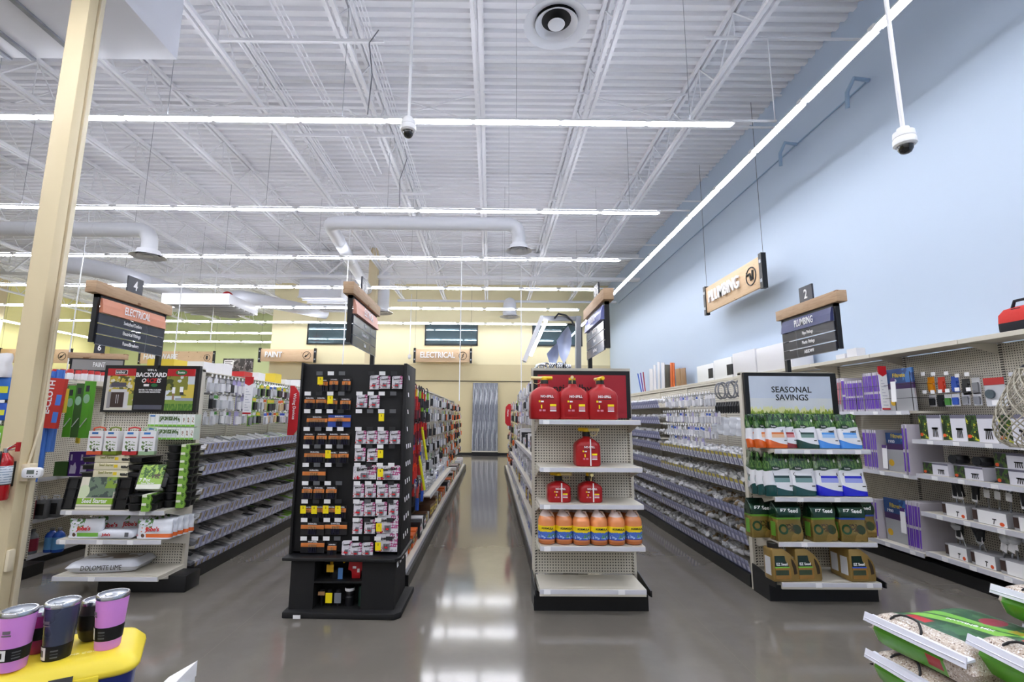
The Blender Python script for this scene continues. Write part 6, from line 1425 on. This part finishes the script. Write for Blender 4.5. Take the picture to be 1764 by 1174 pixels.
for i, (poly, w_) in enumerate((([(958.8, 586), (968, 573), (978, 562), (984, 573), (985.5, 590), (982, 606), (972, 627), (963, 612)], 'larger'), ([(942, 609), (950, 599), (959, 591), (962, 602), (963, 613), (959, 624), (952, 632), (945, 622)], 'smaller'))):
    P = [at(px, py, 5.45) for px, py in poly]; cx = sum(p[0] for p in P)/len(P); cz = min(p[1] for p in P); mz = sum(p[1] for p in P)/len(P)
    mb = MB(); n = len(P)
    for off in (0, .008):
        vs = [(0, .09+off, mz-cz)]+[((p[0]-cx)*.5, .065+off, mz-cz+(p[1]-mz)*.5) for p in P]+[(p[0]-cx, off-.04*math.sin(k), p[1]-cz) for k, p in enumerate(P)]
        mb._add(vs, [(0, 1+k, 1+(k+1) % n) for k in range(n)]+[(1+k, n+1+k, n+1+(k+1) % n, 1+(k+1) % n) for k in range(n)], 0)
    tag(mb.build('mirror_panel', fo, None, (cx, 5.45, cz), smooth=True, angle=80), '%s curved shiny pale blue panel above the fuel can header' % w_, 'panel')
    tag(MB().bar((0, 0, 0), (0, 0, cz-2.13+.03), .012).build('panel_stand', fm_, None, (cx, 5.46, 2.13)), 'thin stand under the %s shiny panel' % w_, 'stand')
for i, (px, r_) in enumerate(((932, .05), (943, .06), (957, .055), (970, .06), (980, .045))):
    x, z = at(px, 634, 5.3); mb = MB()
    for k in range(3): mb.tube([(r_*(1+.12*k)*math.cos(a*PI/8), .02*k, r_*.7*(1+.1*k)*math.sin(a*PI/8)) for a in range(17)], .011, 6)
    tag(mb.build('chrome_coil', chrome, None, (x, 5.25+.05*(i % 2), 2.135+r_*.9), (0, 0, .4*i), smooth=True), 'shiny coiled metal hose on the middle endcap top, %s from left' % nth[i], 'hose')

# ================================================================ FOREGROUND: COOLER AND TUMBLERS
t = thing('display_table', 'low display table under the yellow cooler', 'table', (-1.443, 1.638, 0), rz=math.radians(30))
MB().box(-.4, .34, -.2, .2, .50, .53).build('table_top', timber_l, t)
for sx in (-.37, .31):
    for sy in (-.17, .17): MB().box(sx-.02, sx+.02, sy-.02, sy+.02, 0, .5).build('leg', black, t)
ylid = mat('cooler_yellow', (238, 214, 60), .38); navy = mat('cooler_navy', (30, 46, 120), .35)
t = thing('cooler', 'yellow lidded cooler with a navy body and black latch at the lower left', 'cooler', (-1.443, 1.638, .53), rz=math.radians(30))
loft(MB(), [(0, .54, .22, .04, 0, 0), (.01, .56, .24, .05, 0, 0), (.325, .605, .275, .05, 0, 0)]).build('body', navy, t, smooth=True, angle=50)
lid = loft(MB(), [(.325, .62, .285, .05, 0, 0), (.335, .635, .30, .055, 0, 0), (.345, .63, .295, .055, 0, 0), (.372, .58, .26, .05, 0, .0), (.385, .50, .215, .045, 0, .0)]).build('lid', ylid, t, smooth=True, angle=60)
MB().box(-.22, .22, -.152, -.140, .315, .34).build('lid_groove', ylid, lid, bevel=.004)
for sx in (-.16, .13): MB().prism([(-.16, .25), (-.13, .25), (-.13, .345), (-.148, .352), (-.158, .34)], sx-.028, sx+.028, 'x').build('latch', black, t)
for s, x, y, z in (('PURE OUTDOOR', .16, -.06, .386), ('YETI', -.06, -.09, .386)):
    pass
text('CAMP COOLER', .018, mat('print_pale_yellow', (246, 236, 170), .5), lid, (.17, -.075, .3855), (0, 0, 0), ext=.0004)
pinkm = mat('tumbler_pink', (226, 148, 232), .35); slate_t = mat('tumbler_slate', (84, 92, 118), .28, metal=.6); magm = mat('tumbler_magenta', (150, 40, 110), .35); olv = mat('tumbler_black', (44, 42, 44), .4)
steel = mat('tumbler_steel', (196, 198, 204), .2, metal=1.0)
lidm = mat('tumbler_lid', (170, 176, 184), .08, coat=.5)
def tumbler(m, label, loc, wine=False, band=(.03, .065), badge=True, rz=0):
    t = thing('tumbler', label, 'tumbler', loc, rz=rz)
    if wine: prof = [(.001, 0), (.026, 0), (.036, .012), (.043, .04), (.043, .07), (.038, .112)]; top = .112; rt = .038
    else: prof = [(.001, 0), (.033, 0), (.0345, .004), (.044, .15)]; top = .15; rt = .044
    MB().lathe(prof+[(rt-.002, top), (rt-.003, top-.01), (.001, top-.012)], 32).build('cup', m, t, smooth=True, angle=50)
    MB().lathe([(rt-.0015, top), (rt+.001, top), (rt+.0012, top+.008), (rt-.001, top+.012), (rt-.006, top+.012), (rt-.007, top+.004), (rt-.006, top)], 32).build('rim', steel, t, smooth=True)
    MB().lathe([(.001, top+.003), (rt-.007, top+.003), (rt-.007, top+.006), (.012, top+.007), (.001, top+.006)], 28).box(-.012, .012, -.02, -.006, top+.006, top+.010).build('drink_lid', lidm, t, smooth=True)
    a, b = band; f = lambda z: (prof[1][0]+.0015)+(rt-prof[1][0])*z/top if not wine else (.0442 if z > .03 else .041)
    bd = MB().lathe([(f(a)+.0004, a), (f(b)+.0004, b)], 32).build('band', black, t, smooth=True)
    if badge:
        def patch(a0, a1, z0, z1, mm, nm, lift=.0012):
            mb = MB(); n = 6
            mb.sheet(lambda u, v: ((f(z0+(z1-z0)*v)+lift)*math.sin(a0+(a1-a0)*u), -(f(z0+(z1-z0)*v)+lift)*math.cos(a0+(a1-a0)*u), z0+(z1-z0)*v), n, 1)
            return mb.build(nm, mm, t, smooth=True)
        patch(-.75, .1, a-.0+.004, b-.002, txt_white, 'badge'); 
        for i_, (p0, p1) in enumerate(((.2, .3), (.45, .5), (.65, .75))): patch(.45, .95, a+(b-a)*p0, a+(b-a)*(p1), tag_grey, 'print_line')
        for q in range(3): patch(-.6+.18*q, -.48+.18*q, a+(b-a)*.3, a+(b-a)*.75, txt_black, 'badge_print', .0016)
        patch(-.25, .3, .10, .104, mat('etched', (120, 110, 120), .3), 'etched_line') if not wine else None
        patch(-.2, .25, .107, .116, MATS['etched'], 'etched_line') if not wine else None
    return t
ZT = .9155
tumbler(pinkm, 'pink tumbler with a white and black band, right one on the cooler', (-1.222, 1.700, ZT), band=(.028, .068), rz=-.6)
tumbler(slate_t, 'metallic slate tumbler in the middle of the cooler', (-1.325, 1.632, ZT), band=(.0, .042), rz=-.2)
tumbler(pinkm, 'pink tumbler cut by the left edge of the picture', (-1.395, 1.562, ZT), band=(.03, .065), rz=.2)
tumbler(magm, 'short magenta tumbler behind the slate one', (-1.412, 1.668, ZT), True, (.045, .08), False)
tumbler(olv, 'short dark tumbler behind the right pink one', (-1.315, 1.755, ZT), True, (.04, .085), False)
t = thing('sign_holder', 'white tent shaped card holder at the bottom edge of the picture', 'sign holder', (-1.30, 2.20, 0), rz=.1)
MB().box(-.05, .05, -.09, .09, 0, .54).build('stand', white_paint, t); MB().prism([(-.06, .54), (.05, .54), (.05, .60)], -.1, .1, 'y').build('card', txt_white, t)

# ================================================================ SOIL BAGS ON A PALLET
peb = lambda N: N(110, 3, rough=.7)
soil = pat('soil_bag', (206, 196, 182), lambda x, y, z, N: [((peb(N)-.35)*2.2, (150, 120, 92)), (N(150, 2) > .60, (232, 228, 224)), (N(90, 3) > .63, (92, 68, 54)),
    ((z > .13) & (x > -.21) & (y.abs() < .225), (36, 84, 50)), ((z > .13) & (x > -.21) & (y.abs() < .225) & (N(14, 3) > .52), (60, 110, 66)), ((z > .13) & ((x+.02+y*.45).abs() < .042), (138, 204, 80)), ((z > .13) & ((x-.075+y*.45).abs() < .032), (120, 190, 70)),
    ((z > .13) & (((x-.16)*(x-.16)+(y-.02)*(y-.02)*2) < .004) & (N(16, 3) > .4), (150, 40, 60)), ((z > .13) & (x > .1) & (x < .26) & (y < -.08) & (y > -.19) & (N(18, 2) > .5), (170, 150, 50)),
    ((z > .13) & ((x+.16).abs() < .028) & ((y-.10).abs() < .05), (196, 40, 48)), ((x < -.24) & (z < .115) & (z > .02) & (y > -.12) & (y < .22), (88, 164, 40)), ((x < -.24) & (z < .09) & (z > .04) & ((y+.07).abs() < .035), (180, 30, 36))], r=.3, coat=.25, bump=.12, bscale=30)
def soilbag():
    r = thing('soil_bag', 'x', 'bag of soil')
    pillow(.62, .50, .18, 5, 26, 20).build('sack', soil, r, smooth=True, angle=80)
    MB().hexa([(-.335, -.242, .135), (-.28, -.24, .14), (-.28, .24, .14), (-.335, .242, .135), (-.337, -.242, .14), (-.28, -.24, .152), (-.28, .24, .152), (-.337, .242, .14)]).hexa([(-.338, -.245, .118), (-.333, -.245, .118), (-.333, .245, .125), (-.338, .245, .125), (-.326, -.243, .162), (-.322, -.243, .162), (-.322, .243, .166), (-.326, .243, .166)]).build('seal_edge', mat('seal_white', (226, 228, 240), .4), r)
    MB().tube([(-.285, .15, .125), (-.272, .147, .165), (-.262, .135, .18), (-.25, .115, .192), (-.245, .09, .196), (-.245, .05, .196), (-.25, .025, .192), (-.262, .007, .18), (-.272, -.005, .165), (-.285, -.008, .125)], .0055, 8).build('carry_strap', black, r, smooth=True)
    text('POTTING MIX', .034, txt_white, r, (-.0, .0, .1815), (0, 0, -PI/2+.42), bold=.02, sx=.8)
    return Proto(r)
SB = soilbag()
lay = ['bottom', 'second', 'third', 'fourth', 'fifth', 'sixth']
z = .135; rz0 = .1
for i in range(3):
    for j in range(2 if i < 2 else 1):
        SB.put((2.30-.012*(i % 2), 2.50-.53*j, z), rz0+.03*(-1)**i, 'green and beige soil bag, %s layer of the stack, %s side' % (lay[i], 'far' if j == 0 else 'near'))
    z += .184
SB.put((2.42, 2.07, z-.13), (.07, 0, .10), 'green and beige soil bag overlapping the top of the stack, front right')
for i in range(4): SB.put((2.97-.13*(i == 3), 2.36, .135+.184*i), .14, 'soil bag in the right hand pile behind, %s from the bottom' % nth[i])
t = thing('pallet', 'wooden pallet under the soil bags', 'pallet', (2.6, 2.2, 0))
for i in range(7): MB().box(-.72, .78, -.62+i*.19, -.5+i*.19, .11, .132).build('board', timber_l, t)
for i in range(3): MB().box(-.72+i*.7, -.62+i*.7, -.62, .64, 0, .11).build('stringer', timber_l, t)

# ================================================================ MANY OF A KIND: keep the 300 nearest, the rest becomes one object
def thin(stem, label, cat, keep=300):
    os_ = [o for o in bpy.data.objects if o.parent is None and o.type == 'MESH' and o.name.split('.')[0] == stem]
    if len(os_) <= keep: return
    os_.sort(key=lambda o: (Vector(o.location)-Vector((0, 0, EYE))).length)
    mb = MB(); mats = []; mi = []
    for o in os_[keep:]:
        M = Matrix.LocRotScale(o.location, o.rotation_euler, o.scale); me = o.data; off = len(mb.v)
        mp = []
        for q in me.materials:
            if q not in mats: mats.append(q)
            mp.append(mats.index(q))
        mb.v += [tuple(M @ v.co) for v in me.vertices]; mb.f += [tuple(i+off for i in p.vertices) for p in me.polygons]; mb.m += [mp[p.material_index] for p in me.polygons]
        bpy.data.objects.remove(o)
    o = mb.build(stem+'_far_mass', mats, recalc=False); tag(o, label, cat, None, 'stuff')
thin('hanging_pack', 'mass of hanging packages receding down the aisles', 'packages')
thin('pipe_fitting', 'mass of pipe fittings in the far plumbing bins', 'pipe fittings')
thin('bin_goods', 'mass of bagged parts in the far bins of the left gondola', 'bagged parts')
thin('peg_hook', 'mass of wire hooks farther down the aisles', 'hooks')
thin('strip_light', 'x', 'x', 100000)
